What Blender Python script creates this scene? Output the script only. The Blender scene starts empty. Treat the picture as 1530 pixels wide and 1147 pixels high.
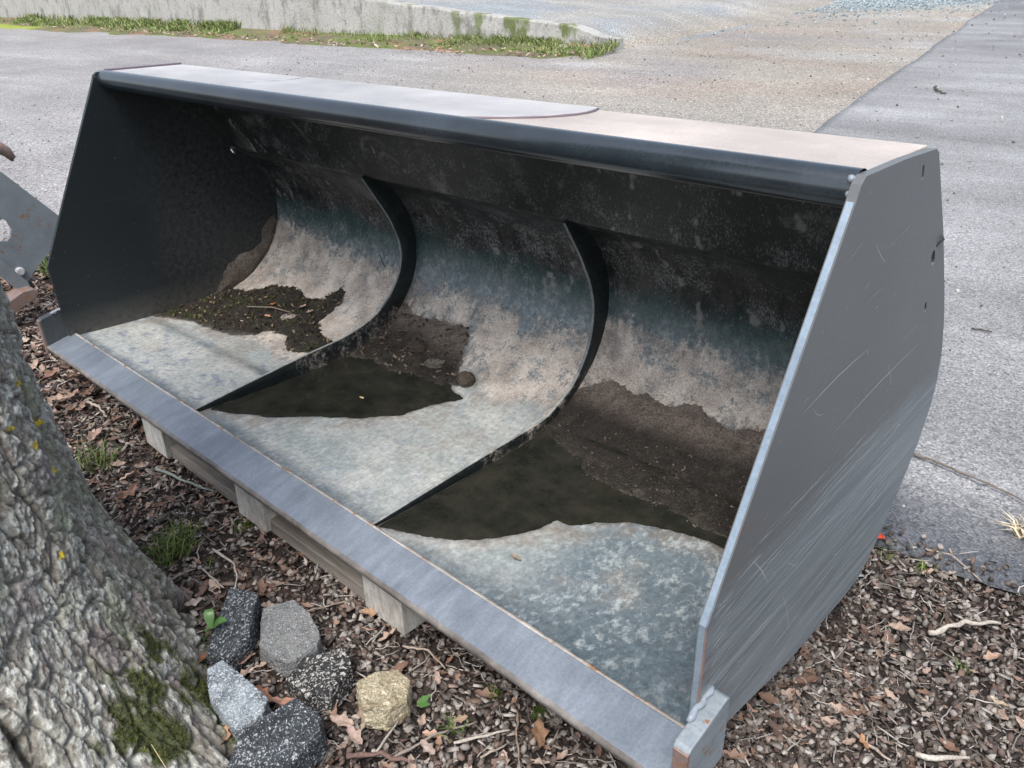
import bpy, bmesh, math, random
import numpy as np
from mathutils import Vector, Matrix

# ------------------------------------------------------------------ camera, sky, sun, exposure
sc = bpy.context.scene
COL = sc.collection
cd = bpy.data.cameras.new("camera")
cam = bpy.data.objects.new("camera", cd)
COL.objects.link(cam)
cd.sensor_width = 36.0
cd.lens = 28.05
cd.clip_start = 0.05
cd.clip_end = 500
R3 = Matrix(((0.7327542400135579, -0.295666271245858, 0.6129051148340368),
             (0.6802287731258269, 0.3433634900224444, -0.6476035283499766),
             (-0.018974718809123076, 0.8914499255522866, 0.45272175812405696)))
cam.matrix_world = Matrix.Translation((3.00620447, -0.76800317, 1.31831852)) @ R3.to_4x4()
sc.camera = cam

SUN_EL, SUN_AZ = 60.0, 158.0         # degrees; azimuth measured from +Y towards +X
w = bpy.data.worlds.new("World")
sc.world = w
w.use_nodes = True
nt = w.node_tree
bg = nt.nodes['Background']
sky = nt.nodes.new('ShaderNodeTexSky')
sky.sky_type = 'NISHITA'
sky.sun_disc = False
sky.sun_elevation = math.radians(SUN_EL)
sky.sun_rotation = math.radians(SUN_AZ)
sky.air_density = 1.0
sky.dust_density = 3.0
sky.ozone_density = 1.0
hs = nt.nodes.new('ShaderNodeHueSaturation')
hs.inputs['Saturation'].default_value = 0.62
nt.links.new(sky.outputs[0], hs.inputs['Color'])
nt.links.new(hs.outputs[0], bg.inputs['Color'])
bg.inputs['Strength'].default_value = 0.15
sl = bpy.data.lights.new("sun", 'SUN')
sl.energy = 1.5
sl.angle = math.radians(28)
sl.color = (1.0, 0.95, 0.89)
so = bpy.data.objects.new("sun", sl)
COL.objects.link(so)
az, el = math.radians(SUN_AZ), math.radians(SUN_EL)
sd = Vector((math.sin(az) * math.cos(el), math.cos(az) * math.cos(el), math.sin(el)))
so.rotation_euler = sd.to_track_quat('Z', 'Y').to_euler()
so.location = sd * 20
vs = sc.view_settings
vs.view_transform = 'Standard'
vs.look = 'None'
vs.exposure = 0.85
vs.gamma = 1
vs.use_curve_mapping = False

random.seed(7)
rng = np.random.default_rng(7)

# ------------------------------------------------------------------ numpy noise
def _h(ix, iy, iz, s):
    n = (ix.astype(np.int64) * 374761393 + iy.astype(np.int64) * 668265263 + iz.astype(np.int64) * 2147483647 + s * 1274126177) & 0xffffffff
    n = ((n ^ (n >> 13)) * 1274126177) & 0xffffffff
    n = ((n ^ (n >> 16)) * 2246822519) & 0xffffffff
    return ((n ^ (n >> 15)) & 0xffffff) / float(0xffffff)

def vnoise(x, y, z=None, seed=0):
    if z is None:
        z = np.zeros_like(x)
    ix, iy, iz = np.floor(x), np.floor(y), np.floor(z)
    fx, fy, fz = x - ix, y - iy, z - iz
    fx = fx * fx * (3 - 2 * fx); fy = fy * fy * (3 - 2 * fy); fz = fz * fz * (3 - 2 * fz)
    r = 0
    for a in (0, 1):
        for b in (0, 1):
            for c in (0, 1):
                wgt = (fx if a else 1 - fx) * (fy if b else 1 - fy) * (fz if c else 1 - fz)
                r = r + wgt * _h(ix + a, iy + b, iz + c, seed)
    return r

def fbm(x, y, z=None, octv=4, seed=0, gain=.5):
    x = np.asarray(x, float); y = np.asarray(y, float)
    if z is None:
        z = np.zeros_like(x)
    r = 0; a = 1; t = 0
    for o in range(octv):
        r = r + a * (vnoise(x * 2 ** o + 13.7 * o, y * 2 ** o + 7.1 * o, z * 2 ** o, seed + o) - .5)
        t += a; a *= gain
    return r / t * 2          # about -1..1

def voro(x, y, seed=0):
    ix, iy = np.floor(x), np.floor(y)
    f1 = np.full(x.shape, 9.); f2 = np.full(x.shape, 9.); cid = np.zeros(x.shape)
    for a in (-1, 0, 1):
        for b in (-1, 0, 1):
            cx, cy = ix + a, iy + b
            px = cx + _h(cx, cy, cx * 0, seed); py = cy + _h(cx, cy, cx * 0, seed + 5)
            d = np.hypot(px - x, py - y)
            k = _h(cx, cy, cx * 0, seed + 9)
            m = d < f1
            f2 = np.where(m, f1, np.minimum(f2, d))
            cid = np.where(m, k, cid)
            f1 = np.where(m, d, f1)
    return f1, f2, cid

def sst(a, b, x):
    t = np.clip((x - a) / (b - a), 0, 1)
    return t * t * (3 - 2 * t)

def mixc(c, col, f):
    return c * (1 - f[:, None]) + np.array(col)[None, :] * f[:, None]

def polyd(px, py, poly):
    """signed distance to polygon, positive inside"""
    d = np.full(px.shape, 1e9); ins = np.zeros(px.shape, bool)
    n = len(poly)
    for i in range(n):
        ax, ay = poly[i]; bx, by = poly[(i + 1) % n]
        ex, ey = bx - ax, by - ay
        t = np.clip(((px - ax) * ex + (py - ay) * ey) / (ex * ex + ey * ey + 1e-12), 0, 1)
        d = np.minimum(d, np.hypot(px - ax - t * ex, py - ay - t * ey))
        c = (ay > py) != (by > py)
        with np.errstate(divide='ignore', invalid='ignore'):
            xx = ax + (py - ay) * ex / (ey if ey else 1e-12)
        ins ^= c & (px < xx)
    return np.where(ins, d, -d)

# ------------------------------------------------------------------ objects
BASE = {}
def tag(o, label=None, cat=None, group=None, kind=None):
    if label: o['label'] = label
    if cat: o['category'] = cat
    if group: o['group'] = group
    if kind: o['kind'] = kind
    return o

def empty(name, loc):
    o = bpy.data.objects.new(name, None)
    o.empty_display_size = .1
    o.location = loc
    COL.objects.link(o)
    BASE[o] = np.array(loc, float)
    return o

def build(name, V, F, mat, parent=None, origin=None, smooth=False, col=None, attrs=None):
    V = np.asarray(V, float)
    if parent is not None:
        b = BASE[parent]
    elif origin is not None:
        b = np.array(origin, float)
    else:
        b = np.zeros(3)
    me = bpy.data.meshes.new(name)
    if isinstance(F, np.ndarray):
        k = F.shape[1]
        me.vertices.add(len(V)); me.vertices.foreach_set('co', (V - b).astype(np.float32).ravel())
        me.loops.add(F.size); me.loops.foreach_set('vertex_index', F.astype(np.int32).ravel())
        me.polygons.add(len(F)); me.polygons.foreach_set('loop_start', np.arange(0, F.size, k, dtype=np.int32))
        me.update(calc_edges=True)
    else:
        me.from_pydata((V - b).tolist(), [], F)
        me.update()
    if smooth:
        me.polygons.foreach_set('use_smooth', [True] * len(me.polygons))
    if col is not None:
        a = me.color_attributes.new('col', 'FLOAT_COLOR', 'POINT')
        c = np.ones((len(V), 4), np.float32); c[:, :3] = col
        a.data.foreach_set('color', c.ravel())
    for k_, v_ in (attrs or {}).items():
        a = me.attributes.new(k_, 'FLOAT', 'POINT')
        a.data.foreach_set('value', np.asarray(v_, np.float32))
    me.materials.append(mat)
    o = bpy.data.objects.new(name, me)
    COL.objects.link(o)
    if parent is not None:
        o.parent = parent
    else:
        o.location = b
    BASE[o] = b
    return o

def box(x0, x1, y0, y1, z0, z1):
    V = [(x, y, z) for x in (x0, x1) for y in (y0, y1) for z in (z0, z1)]
    F = [(0, 1, 3, 2), (4, 6, 7, 5), (0, 4, 5, 1), (2, 3, 7, 6), (0, 2, 6, 4), (1, 5, 7, 3)]
    return V, F

def bevel(o, wdt, seg=2):
    m = o.modifiers.new('bevel', 'BEVEL')
    m.width = wdt; m.segments = seg; m.limit_method = 'ANGLE'; m.angle_limit = math.radians(35)
    return o

def prism(outline, axis, a0, a1, holes=()):
    """outline: list of 2D points (other two axes in xyz order) extruded along axis from a0 to a1"""
    bm = bmesh.new()
    def P(p, a):
        q = list(p); q.insert(axis, a); return q
    for a, inv in ((a0, False), (a1, True)):
        edges = []
        for loop in [outline] + list(holes):
            vv = [bm.verts.new(P(p, a)) for p in loop]
            for i in range(len(vv)):
                edges.append(bm.edges.new((vv[i], vv[(i + 1) % len(vv)])))
        bmesh.ops.triangle_fill(bm, use_beauty=True, use_dissolve=False, edges=edges)
    bm.verts.ensure_lookup_table()
    tot = sum(len(l) for l in [outline] + list(holes))
    k = 0
    for loop in [outline] + list(holes):
        n = len(loop)
        for i in range(n):
            a, b = k + i, k + (i + 1) % n
            bm.faces.new((bm.verts[a], bm.verts[b], bm.verts[b + tot], bm.verts[a + tot]))
        k += n
    bmesh.ops.recalc_face_normals(bm, faces=bm.faces)
    bmesh.ops.dissolve_limit(bm, angle_limit=.001, verts=[], edges=[e for e in bm.edges if len(e.link_faces) == 2 and all(len(f.verts) == 3 for f in e.link_faces)])
    V = [tuple(v.co) for v in bm.verts]; bm.verts.index_update()
    F = [tuple(v.index for v in f.verts) for f in bm.faces]
    bm.free()
    return V, F

def tube(pts, rad, n=8, caps=True):
    pts = [Vector(p) for p in pts]
    V, F = [], []
    up = Vector((0.13, .21, .97)).normalized()
    for i, p in enumerate(pts):
        t = (pts[min(i + 1, len(pts) - 1)] - pts[max(i - 1, 0)]).normalized()
        a = t.cross(up)
        if a.length < .1: a = t.cross(Vector((1, 0, 0)))
        a.normalize(); b = t.cross(a)
        r = rad[i] if hasattr(rad, '__len__') else rad
        for k in range(n):
            ang = 2 * math.pi * k / n
            V.append(tuple(p + r * (math.cos(ang) * a + math.sin(ang) * b)))
        if i:
            for k in range(n):
                q = (k + 1) % n
                F.append(((i - 1) * n + k, (i - 1) * n + q, i * n + q, i * n + k))
    if caps:
        F.append(tuple(range(n))[::-1]); F.append(tuple((len(pts) - 1) * n + k for k in range(n)))
    return V, F

def gridF(nu, nv):
    i = np.arange(nu - 1)[:, None] * nv + np.arange(nv - 1)[None, :]
    i = i.ravel()
    return np.stack([i, i + nv, i + nv + 1, i + 1], 1)

# ------------------------------------------------------------------ materials
class Mat:
    def __init__(s, name):
        s.m = bpy.data.materials.new(name); s.m.use_nodes = True
        s.t = s.m.node_tree; s.b = s.t.nodes['Principled BSDF']
    def n(s, typ, **kw):
        x = s.t.nodes.new(typ)
        for k, v in kw.items():
            if k in x.inputs.keys(): 
                x.inputs[k].default_value = v
            else:
                setattr(x, k, v)
        return x
    def l(s, a, b): s.t.links.new(a, b)
    def coord(s, scale=(1, 1, 1), rot=(0, 0, 0)):
        g = s.n('ShaderNodeNewGeometry')
        mp = s.n('ShaderNodeMapping'); mp.inputs['Scale'].default_value = scale; mp.inputs['Rotation'].default_value = rot
        s.l(g.outputs['Position'], mp.inputs['Vector'])
        return mp.outputs[0]
    def noise(s, scale, vec, detail=4, rough=.55, dist=0):
        x = s.n('ShaderNodeTexNoise'); x.inputs['Scale'].default_value = scale
        x.inputs['Detail'].default_value = detail; x.inputs['Roughness'].default_value = rough; x.inputs['Distortion'].default_value = dist
        s.l(vec, x.inputs['Vector']); return x.outputs['Fac']
    def vor(s, scale, vec, feature='F1', out='Distance', rnd=1):
        x = s.n('ShaderNodeTexVoronoi'); x.feature = feature; x.inputs['Scale'].default_value = scale
        x.inputs['Randomness'].default_value = rnd
        s.l(vec, x.inputs['Vector']); return x.outputs[out]
    def ramp(s, fac, stops, interp='LINEAR'):
        x = s.n('ShaderNodeValToRGB'); x.color_ramp.interpolation = interp
        e = x.color_ramp.elements
        while len(e) < len(stops): e.new(.5)
        for el_, (p, c) in zip(e, stops):
            el_.position = p
            if not hasattr(c, '__len__'): c = (c, c, c)
            el_.color = (*c, 1)
        s.l(fac, x.inputs[0]); return x.outputs[0]
    def mix(s, fac, a, b, mode='MIX'):
        x = s.n('ShaderNodeMix'); x.data_type = 'RGBA'; x.blend_type = mode
        for i, v in ((0, fac), (6, a), (7, b)):
            if hasattr(v, 'links') or isinstance(v, bpy.types.NodeSocket): s.l(v, x.inputs[i])
            elif i == 0: x.inputs[0].default_value = v
            else: x.inputs[i].default_value = (*v, 1) if hasattr(v, '__len__') else (v, v, v, 1)
        return x.outputs[2]
    def math(s, op, a, b=0.0):
        x = s.n('ShaderNodeMath'); x.operation = op
        for i, v in enumerate((a, b)):
            if isinstance(v, bpy.types.NodeSocket): s.l(v, x.inputs[i])
            else: x.inputs[i].default_value = v
        return x.outputs[0]
    def attr(s, name, out='Color'):
        x = s.n('ShaderNodeAttribute'); x.attribute_name = name; return x.outputs[out]
    def bump(s, h, strength=.5, dist=.002, prev=None):
        x = s.n('ShaderNodeBump'); x.inputs['Strength'].default_value = strength; x.inputs['Distance'].default_value = dist
        s.l(h, x.inputs['Height'])
        if prev is not None: s.l(prev, x.inputs['Normal'])
        s.l(x.outputs[0], s.b.inputs['Normal']); return x.outputs[0]
    def col(s, v):
        if isinstance(v, bpy.types.NodeSocket): s.l(v, s.b.inputs['Base Color'])
        else: s.b.inputs['Base Color'].default_value = (*v, 1)
    def rough(s, v):
        if isinstance(v, bpy.types.NodeSocket): s.l(v, s.b.inputs['Roughness'])
        else: s.b.inputs['Roughness'].default_value = v
    def metal(s, v): s.b.inputs['Metallic'].default_value = v

def m_shell():
    m = Mat('worn painted steel with dried dirt')
    v = m.coord(); c = m.attr('col')
    n1 = m.noise(1, m.coord((110, 30, 30)), 4, .7)           # faint streaks running round the curve
    f = m.noise(70, v, 6, .78); g = m.noise(230, v, 3, .7)
    c2 = m.mix(1, c, m.ramp(n1, [(.3, .86), (.5, 1.0), (.72, 1.18)]), 'MULTIPLY')
    c2 = m.mix(1, c2, m.ramp(f, [(.32, .66), (.5, 1.0), (.68, 1.42)]), 'MULTIPLY')
    wear = m.attr('wear', 'Fac')
    # fine flecks and chalky mottles
    gs = m.noise(1, m.coord((260, 110, 110), (.2, 0, 0)), 3, .7)
    sp = m.math('MULTIPLY', m.ramp(m.math('ADD', m.math('MULTIPLY', gs, .6), m.math('MULTIPLY', m.noise(11, v, 4, .65), .4)), [(.52, 0), (.62, .8)]), wear)
    c2 = m.mix(sp, c2, (.21, .215, .21))
    wd = m.math('MULTIPLY', m.ramp(gs, [(.70, 0), (.74, 1)]), wear)
    c2 = m.mix(wd, c2, (.5, .5, .48))
    mo = m.ramp(m.math('ADD', m.math('MULTIPLY', m.noise(62, m.coord((1, .7, 1), (0, 0, .6)), 5, .72, .15), .7), m.math('MULTIPLY', m.noise(14, v, 3), .3)), [(.50, 0), (.62, .85)])
    c2 = m.mix(m.math('MULTIPLY', mo, m.attr('mott', 'Fac')), c2, (.48, .53, .53))
    md = m.ramp(m.noise(40, m.coord((1, 1.8, 1.8), (0, 0, .5)), 5, .7, .8), [(.55, 0), (.62, 1)])
    c2 = m.mix(m.math('MULTIPLY', md, m.attr('blot', 'Fac')), c2, (.17, .22, .27))
    # crusty dried dirt with a ragged edge
    td = m.attr('tand', 'Fac')
    e = m.math('ADD', td, m.math('MULTIPLY', m.math('SUBTRACT', f, .5), .16))
    e = m.math('ADD', e, m.math('MULTIPLY', m.math('SUBTRACT', m.noise(1, m.coord((55, 16, 16)), 4, .7), .5), .14))
    e = m.math('ADD', e, m.math('MULTIPLY', m.math('SUBTRACT', g, .5), .06))
    tm = m.ramp(m.math('ADD', m.math('MULTIPLY', e, 8), .5), [(.34, 0), (.66, 1)])
    cr = m.noise(210, v, 5, .8)
    big = m.noise(9, v, 5, .7)
    tc = m.ramp(m.math('ADD', m.math('MULTIPLY', cr, .62), m.math('MULTIPLY', big, .55)), [(.42, (.20, .165, .145)), (.54, (.40, .345, .30)), (.63, (.60, .54, .475)), (.76, (.80, .76, .69))])
    pore = m.ramp(m.math('ADD', m.math('MULTIPLY', m.noise(120, v, 4, .75), .5), m.math('MULTIPLY', m.noise(17, v, 5, .65), .5)), [(.42, 0), (.50, 1)])
    c2 = m.mix(m.math('MULTIPLY', tm, m.math('ADD', m.math('MULTIPLY', pore, .85), .15)), c2, tc)
    m.col(c2)
    r = m.attr('rgh', 'Fac')
    r = m.math('ADD', r, m.math('MULTIPLY', m.math('SUBTRACT', f, .5), .3))
    m.rough(m.math('MAXIMUM', r, m.math('MULTIPLY', tm, .85)))
    m.b.inputs['Specular IOR Level'].default_value = .45
    h = m.math('ADD', m.math('MULTIPLY', g, .35), m.math('MULTIPLY', f, .4))
    h = m.math('ADD', h, m.math('MULTIPLY', tm, m.math('ADD', m.math('MULTIPLY', g, 1.2), .8)))
    m.bump(h, .55, .0022)
    return m.m

def m_inner():
    m = Mat('dark navy painted plate inside'); v = m.coord()
    b = m.noise(2.2, v, 4, .6); f = m.noise(55, v, 6, .75); st = m.noise(1, m.coord((1, 2, 45), (-.35, 0, 0)), 4, .6)
    sep = m.n('ShaderNodeSeparateXYZ'); m.l(v, sep.inputs[0])
    c = m.mix(b, (.008, .013, .016), (.016, .022, .026))
    dust = m.ramp(m.math('ADD', sep.outputs['Y'], m.math('MULTIPLY', b, .5)), [(.62, 0), (.95, 1)])
    c = m.mix(m.math('MULTIPLY', dust, m.ramp(f, [(.4, .0), (.66, .8)])), c, (.07, .07, .07))
    grime = m.ramp(m.math('ADD', sep.outputs['Z'], m.math('MULTIPLY', f, .10)), [(.22, 1), (.34, 0)])
    c = m.mix(m.math('MULTIPLY', grime, m.ramp(f, [(.35, .2), (.6, .9)])), c, (.13, .12, .105))
    c = m.mix(m.ramp(st, [(.6, 0), (.8, .35)]), c, (.05, .065, .075))
    c = m.mix(m.ramp(m.noise(70, v, 2), [(.74, 0), (.77, .6)]), c, (.3, .3, .3))
    m.col(c); m.rough(m.math('ADD', m.math('MULTIPLY', f, .3), .30)); m.bump(f, .12, .001); return m.m

def m_plate():
    m = Mat('anthracite painted plate, scraped below')
    v = m.coord(); sep = m.n('ShaderNodeSeparateXYZ'); m.l(v, sep.inputs[0])
    big = m.noise(3.0, v, 4, .6); fine = m.noise(120, v, 4, .7)
    base = m.mix(big, (.108, .118, .124), (.135, .143, .147))
    # lower scraped zone : z + 0.06*y < about .5
    t = m.math('ADD', sep.outputs['Z'], m.math('MULTIPLY', sep.outputs['Y'], -.02))
    t = m.math('ADD', t, m.math('MULTIPLY', m.math('SUBTRACT', big, .5), .12))
    t = m.math('ADD', t, m.math('MULTIPLY', m.math('SUBTRACT', m.noise(1, m.coord((1, 2, 70), (.07, 0, 0)), 3), .5), .05))
    zone = m.ramp(t, [(.465, 1), (.515, 0)])
    streak = m.noise(1, m.coord((1, 1.2, 60), (.06, 0, 0)), 5, .7)
    sc_ = m.ramp(streak, [(.34, (.125, .148, .160)), (.5, (.165, .192, .207)), (.68, (.225, .255, .27))])
    c = m.mix(zone, base, sc_)
    chips = m.ramp(m.noise(75, v, 2), [(.73, 0), (.76, 1)])
    c = m.mix(m.math('MULTIPLY', chips, .35), c, (.5, .5, .48))
    # brown smudge close to the leading edge, rust on the very edge
    br = m.ramp(m.noise(9, m.coord((1, 1, 3)), 4), [(.5, 0), (.62, 1)])
    yb = m.ramp(sep.outputs['Y'], [(.10, 1), (.22, 0)])
    c = m.mix(m.math('MULTIPLY', m.math('MULTIPLY', br, yb), .6), c, (.14, .105, .10))
    m.col(c)
    m.rough(m.math('ADD', m.math('MULTIPLY', fine, .22), .34))
    m.b.inputs['Specular IOR Level'].default_value = .5
    m.bump(fine, .10, .0006)
    return m.m

def m_paint(name, c0, c1, rough=.35, streak=(2, 60, 60), rust=0., spec=.5, metal=0.):
    m = Mat(name); v = m.coord()
    n = m.noise(5, v, 5, .65); f = m.noise(170, v, 4, .7); st = m.noise(1, m.coord(streak), 4, .65)
    c = m.mix(m.ramp(n, [(.35, 0), (.65, 1)]), c0, c1)
    c = m.mix(1, c, m.ramp(st, [(.3, .85), (.5, 1.), (.7, 1.2)]), 'MULTIPLY')
    c = m.mix(1, c, m.ramp(f, [(.3, .85), (.5, 1.), (.7, 1.15)]), 'MULTIPLY')
    if rust:
        r_ = m.ramp(m.noise(26, v, 5, .7), [(.60 - rust * .15, 0), (.66 - rust * .15, 1)])
        c = m.mix(r_, c, m.mix(f, (.16, .065, .03), (.30, .17, .09)))
    m.col(c); m.metal(metal)
    m.rough(m.math('ADD', m.math('MULTIPLY', f, .2), rough - .1))
    m.b.inputs['Specular IOR Level'].default_value = spec
    m.bump(f, .12, .001)
    return m.m

def m_vcol(name, rough=.8, scale=300, amt=.35, bump=.5, dist=.002, spec=.3, rattr=None):
    m = Mat(name); v = m.coord(); c = m.attr('col')
    f = m.noise(scale, v, 4, .7)
    c = m.mix(1, c, m.ramp(f, [(.28, 1 - amt), (.5, 1.), (.72, 1 + amt)]), 'MULTIPLY')
    m.col(c); m.rough(rough); m.b.inputs['Specular IOR Level'].default_value = spec
    if bump: m.bump(f, bump, dist)
    return m.m

M_LIPC = (.13, .105, .09)
def m_wood():
    m = Mat('weathered pallet wood'); v = m.coord((4, 50, 50)); o = m.coord()
    g = m.noise(1, v, 5, .7); b = m.noise(3, o, 4)
    c = m.ramp(g, [(.25, (.10, .085, .07)), (.5, (.24, .215, .185)), (.75, (.40, .37, .33))])
    c = m.mix(m.ramp(b, [(.4, 0), (.65, .7)]), c, (.16, .135, .115))
    m.col(c); m.rough(.85); m.bump(g, .6, .003); return m.m

def m_endgrain():
    m = Mat('pale end grain block'); o = m.coord()
    g = m.noise(90, m.coord((1, 1, .35)), 5, .7); b = m.noise(9, o, 4)
    c = m.ramp(g, [(.3, (.30, .28, .25)), (.5, (.50, .48, .44)), (.7, (.66, .64, .60))])
    c = m.mix(m.ramp(b, [(.45, 0), (.7, .6)]), c, (.2, .175, .15))
    m.col(c); m.rough(.9); m.bump(g, .5, .002); return m.m

def m_asphalt():
    m = Mat('worn grey asphalt'); v = m.coord()
    v1 = m.vor(150, v); v2 = m.vor(150, v, out='Color'); v3 = m.vor(60, v)
    big = m.noise(.9, m.coord((1, 1, 1)), 5, .6); st = m.noise(1, m.coord((.5, 2.2, 1), (0, 0, -.25)), 4, .6)
    sepc = m.n('ShaderNodeSeparateColor'); m.l(v2, sepc.inputs[0])
    c = m.ramp(sepc.outputs[0], [(0, (.18, .185, .19)), (.55, (.275, .28, .288)), (.85, (.335, .337, .34)), (1, (.41, .41, .41))])
    c = m.mix(1, c, m.ramp(v1, [(.0, 1.1), (.55, .92), (.9, .45)]), 'MULTIPLY')
    c = m.mix(1, c, m.ramp(big, [(.35, .82), (.6, 1.08)]), 'MULTIPLY')
    c = m.mix(1, c, m.ramp(st, [(.35, .82), (.5, 1.), (.68, 1.28)]), 'MULTIPLY')
    holes = m.ramp(m.noise(38, v, 3), [(.66, 0), (.72, 1)])
    c = m.mix(m.math('MULTIPLY', holes, .6), c, (.07, .07, .075))
    # darker and bluer close to the mulch bed, along the seam and far off
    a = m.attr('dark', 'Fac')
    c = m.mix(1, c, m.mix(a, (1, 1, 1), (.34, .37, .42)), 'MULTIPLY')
    m.col(c); m.rough(.78)
    h = m.math('ADD', m.math('MULTIPLY', v1, -1.0), m.math('MULTIPLY', v3, -1.2))
    m.bump(h, .6, .005); return m.m

def m_old():
    m = Mat('old gravelly pavement'); v = m.coord()
    v1 = m.vor(85, v); v2 = m.vor(85, v, out='Color')
    sepc = m.n('ShaderNodeSeparateColor'); m.l(v2, sepc.inputs[0])
    st = m.noise(1, m.coord((.35, 1.9, 1), (0, 0, .5)), 5, .65); big = m.noise(.5, v, 4, .6)
    g = m.ramp(sepc.outputs[1], [(0, .55), (.4, .95), (.8, 1.15), (1, 1.9)])
    c = m.mix(1, m.attr('col'), g, 'MULTIPLY')
    c = m.mix(1, c, m.ramp(st, [(.3, .88), (.5, 1.), (.7, 1.16)]), 'MULTIPLY')
    c = m.mix(1, c, m.ramp(big, [(.35, .9), (.62, 1.1)]), 'MULTIPLY')
    c = m.mix(1, c, m.ramp(v1, [(.1, 1.1), (.6, .9), (.95, .6)]), 'MULTIPLY')
    m.col(c); m.rough(.85)
    m.bump(m.math('ADD', m.math('MULTIPLY', v1, -1.), m.math('MULTIPLY', st, .6)), .6, .005); return m.m

def m_wall():
    m = Mat('stained old concrete'); v = m.coord(); s_ = m.coord((1.0, 1.0, .5))
    st = m.noise(4.2, s_, 5, .7); f = m.noise(26, v, 5, .7); b = m.noise(1.2, v, 4)
    c = m.mix(b, (.36, .355, .335), (.50, .495, .475))
    c = m.mix(m.ramp(st, [(.50, 0), (.64, .75)]), c, (.17, .165, .155))
    c = m.mix(m.ramp(f, [(.52, 0), (.66, .7)]), c, (.22, .21, .19))
    mo = m.math('MULTIPLY', m.ramp(m.noise(2.3, s_, 4, .6), [(.54, 0), (.62, 1)]), m.attr('moss', 'Fac'))
    c = m.mix(mo, c, m.mix(f, (.05, .075, .01), (.15, .20, .03)))
    m.col(c); m.rough(.9); m.bump(m.math('ADD', f, st), .8, .02); return m.m

def m_water():
    m = Mat('murky standing water'); v = m.coord()
    n = m.noise(11, v, 6, .72, .1); f = m.noise(70, v, 5, .7)
    c = m.mix(m.ramp(n, [(.35, 0), (.65, 1)]), (.012, .014, .011), (.033, .032, .025))
    c = m.mix(m.ramp(f, [(.6, 0), (.75, .6)]), c, (.055, .05, .038))
    m.col(c); m.rough(m.ramp(m.noise(18, v, 3), [(.4, .04), (.7, .16)]))
    m.b.inputs['IOR'].default_value = 1.33
    m.bump(m.noise(9, v, 2), .03, .003); return m.m

def m_bark():
    m = Mat('furrowed grey bark'); v = m.coord(); c = m.attr('col')
    f = m.noise(75, m.coord((1, 1, .6)), 6, .75); g = m.noise(260, v, 4, .7)
    c = m.mix(1, c, m.ramp(f, [(.3, .62), (.5, 1.05), (.7, 1.5)]), 'MULTIPLY')
    c = m.mix(1, c, m.ramp(g, [(.3, .8), (.5, 1.), (.7, 1.25)]), 'MULTIPLY')
    m.col(c); m.rough(.92); m.b.inputs['Specular IOR Level'].default_value = .2
    m.bump(m.math('ADD', f, m.math('MULTIPLY', g, .5)), .8, .007); return m.m

def m_stone(name, c0, c1, c2, sc_=110, thr=.5, spec=.4, b=.8):
    m = Mat(name); v = m.coord()
    wv = m.n('ShaderNodeVectorMath'); wv.operation = 'ADD'
    nz_ = m.n('ShaderNodeTexNoise'); nz_.inputs['Scale'].default_value = 90; m.l(v, nz_.inputs['Vector'])
    sc2 = m.n('ShaderNodeVectorMath'); sc2.operation = 'SCALE'; sc2.inputs['Scale'].default_value = .012; m.l(nz_.outputs['Color'], sc2.inputs[0])
    m.l(v, wv.inputs[0]); m.l(sc2.outputs[0], wv.inputs[1]); q = wv.outputs[0]
    n = m.noise(20, v, 5, .7); fine = m.noise(330, v, 4, .75)
    c = m.mix(m.ramp(n, [(.35, 0), (.65, 1)]), c0, c1)
    for k, (scl, lim) in enumerate(((sc_ * .7, .24), (sc_ * 1.5, .30), (sc_ * 3, .34))):
        d = m.vor(scl, q); a = m.vor(scl, q, out='Color'); s_ = m.n('ShaderNodeSeparateColor'); m.l(a, s_.inputs[0])
        spot = m.math('MULTIPLY', m.ramp(d, [(lim, 1), (lim + .12, 0)]), m.ramp(m.math('ADD', s_.outputs[k], m.math('MULTIPLY', m.math('SUBTRACT', n, .5), .8)), [(thr, 0), (thr + .08, 1)]))
        c = m.mix(spot, c, m.mix(s_.outputs[1], tuple(x * .55 for x in c2), c2))
    c = m.mix(1, c, m.ramp(fine, [(.3, .6), (.5, 1), (.7, 1.5)]), 'MULTIPLY')
    m.col(c); m.rough(.72); m.b.inputs['Specular IOR Level'].default_value = spec
    m.bump(m.math('ADD', m.math('MULTIPLY', m.vor(sc_, q), -.8), m.math('ADD', n, m.math('MULTIPLY', fine, .8))), b, .005); return m.m

def m_flat(name, c, rough=.7, amt=.2, sc_=60):
    m = Mat(name); v = m.coord(); f = m.noise(sc_, v, 4, .65)
    m.col(m.mix(f, tuple(x * (1 - amt) for x in c), tuple(x * (1 + amt) for x in c))); m.rough(rough); m.bump(f, .3, .001); return m.m

M_SHELL = m_shell(); M_PLATE = m_plate()
M_BLADE = m_paint('scuffed blue grey cutting edge', (.165, .195, .232), (.235, .268, .31), .40, (46, 9, 9), 0, .6, .25)
M_EDGE = m_paint('rusty worn steel edge', (.24, .22, .20), (.42, .39, .36), .6, (20, 20, 20), .30)
M_EDGEP = m_paint('bare plate edge', (.20, .26, .32), (.28, .35, .42), .35, (2, 8, 8), 0, .6, .2)
M_INNER = m_inner()
M_TUBE = m_paint('dark blue green painted tube', (.012, .018, .023), (.026, .036, .045), .20, (1.5, 14, 14), 0, .9)
M_TOP = m_paint('dusty sheet with painted sky sheen', (.37, .36, .36), (.47, .455, .445), .42, (2, 5, 5), 0, .6)  # dust tone kept pale so the grazing sky reflection sits in the colour
M_TOPR = m_paint('warm dusty sheet with painted sky sheen', (.40, .35, .31), (.50, .44, .39), .42, (2, 5, 5), 0, .6)  # warm dust tone, lightened too for the sky reflection on top
M_DARK = m_paint('dark painted steel', (.020, .024, .028), (.04, .047, .052), .42)
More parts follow.
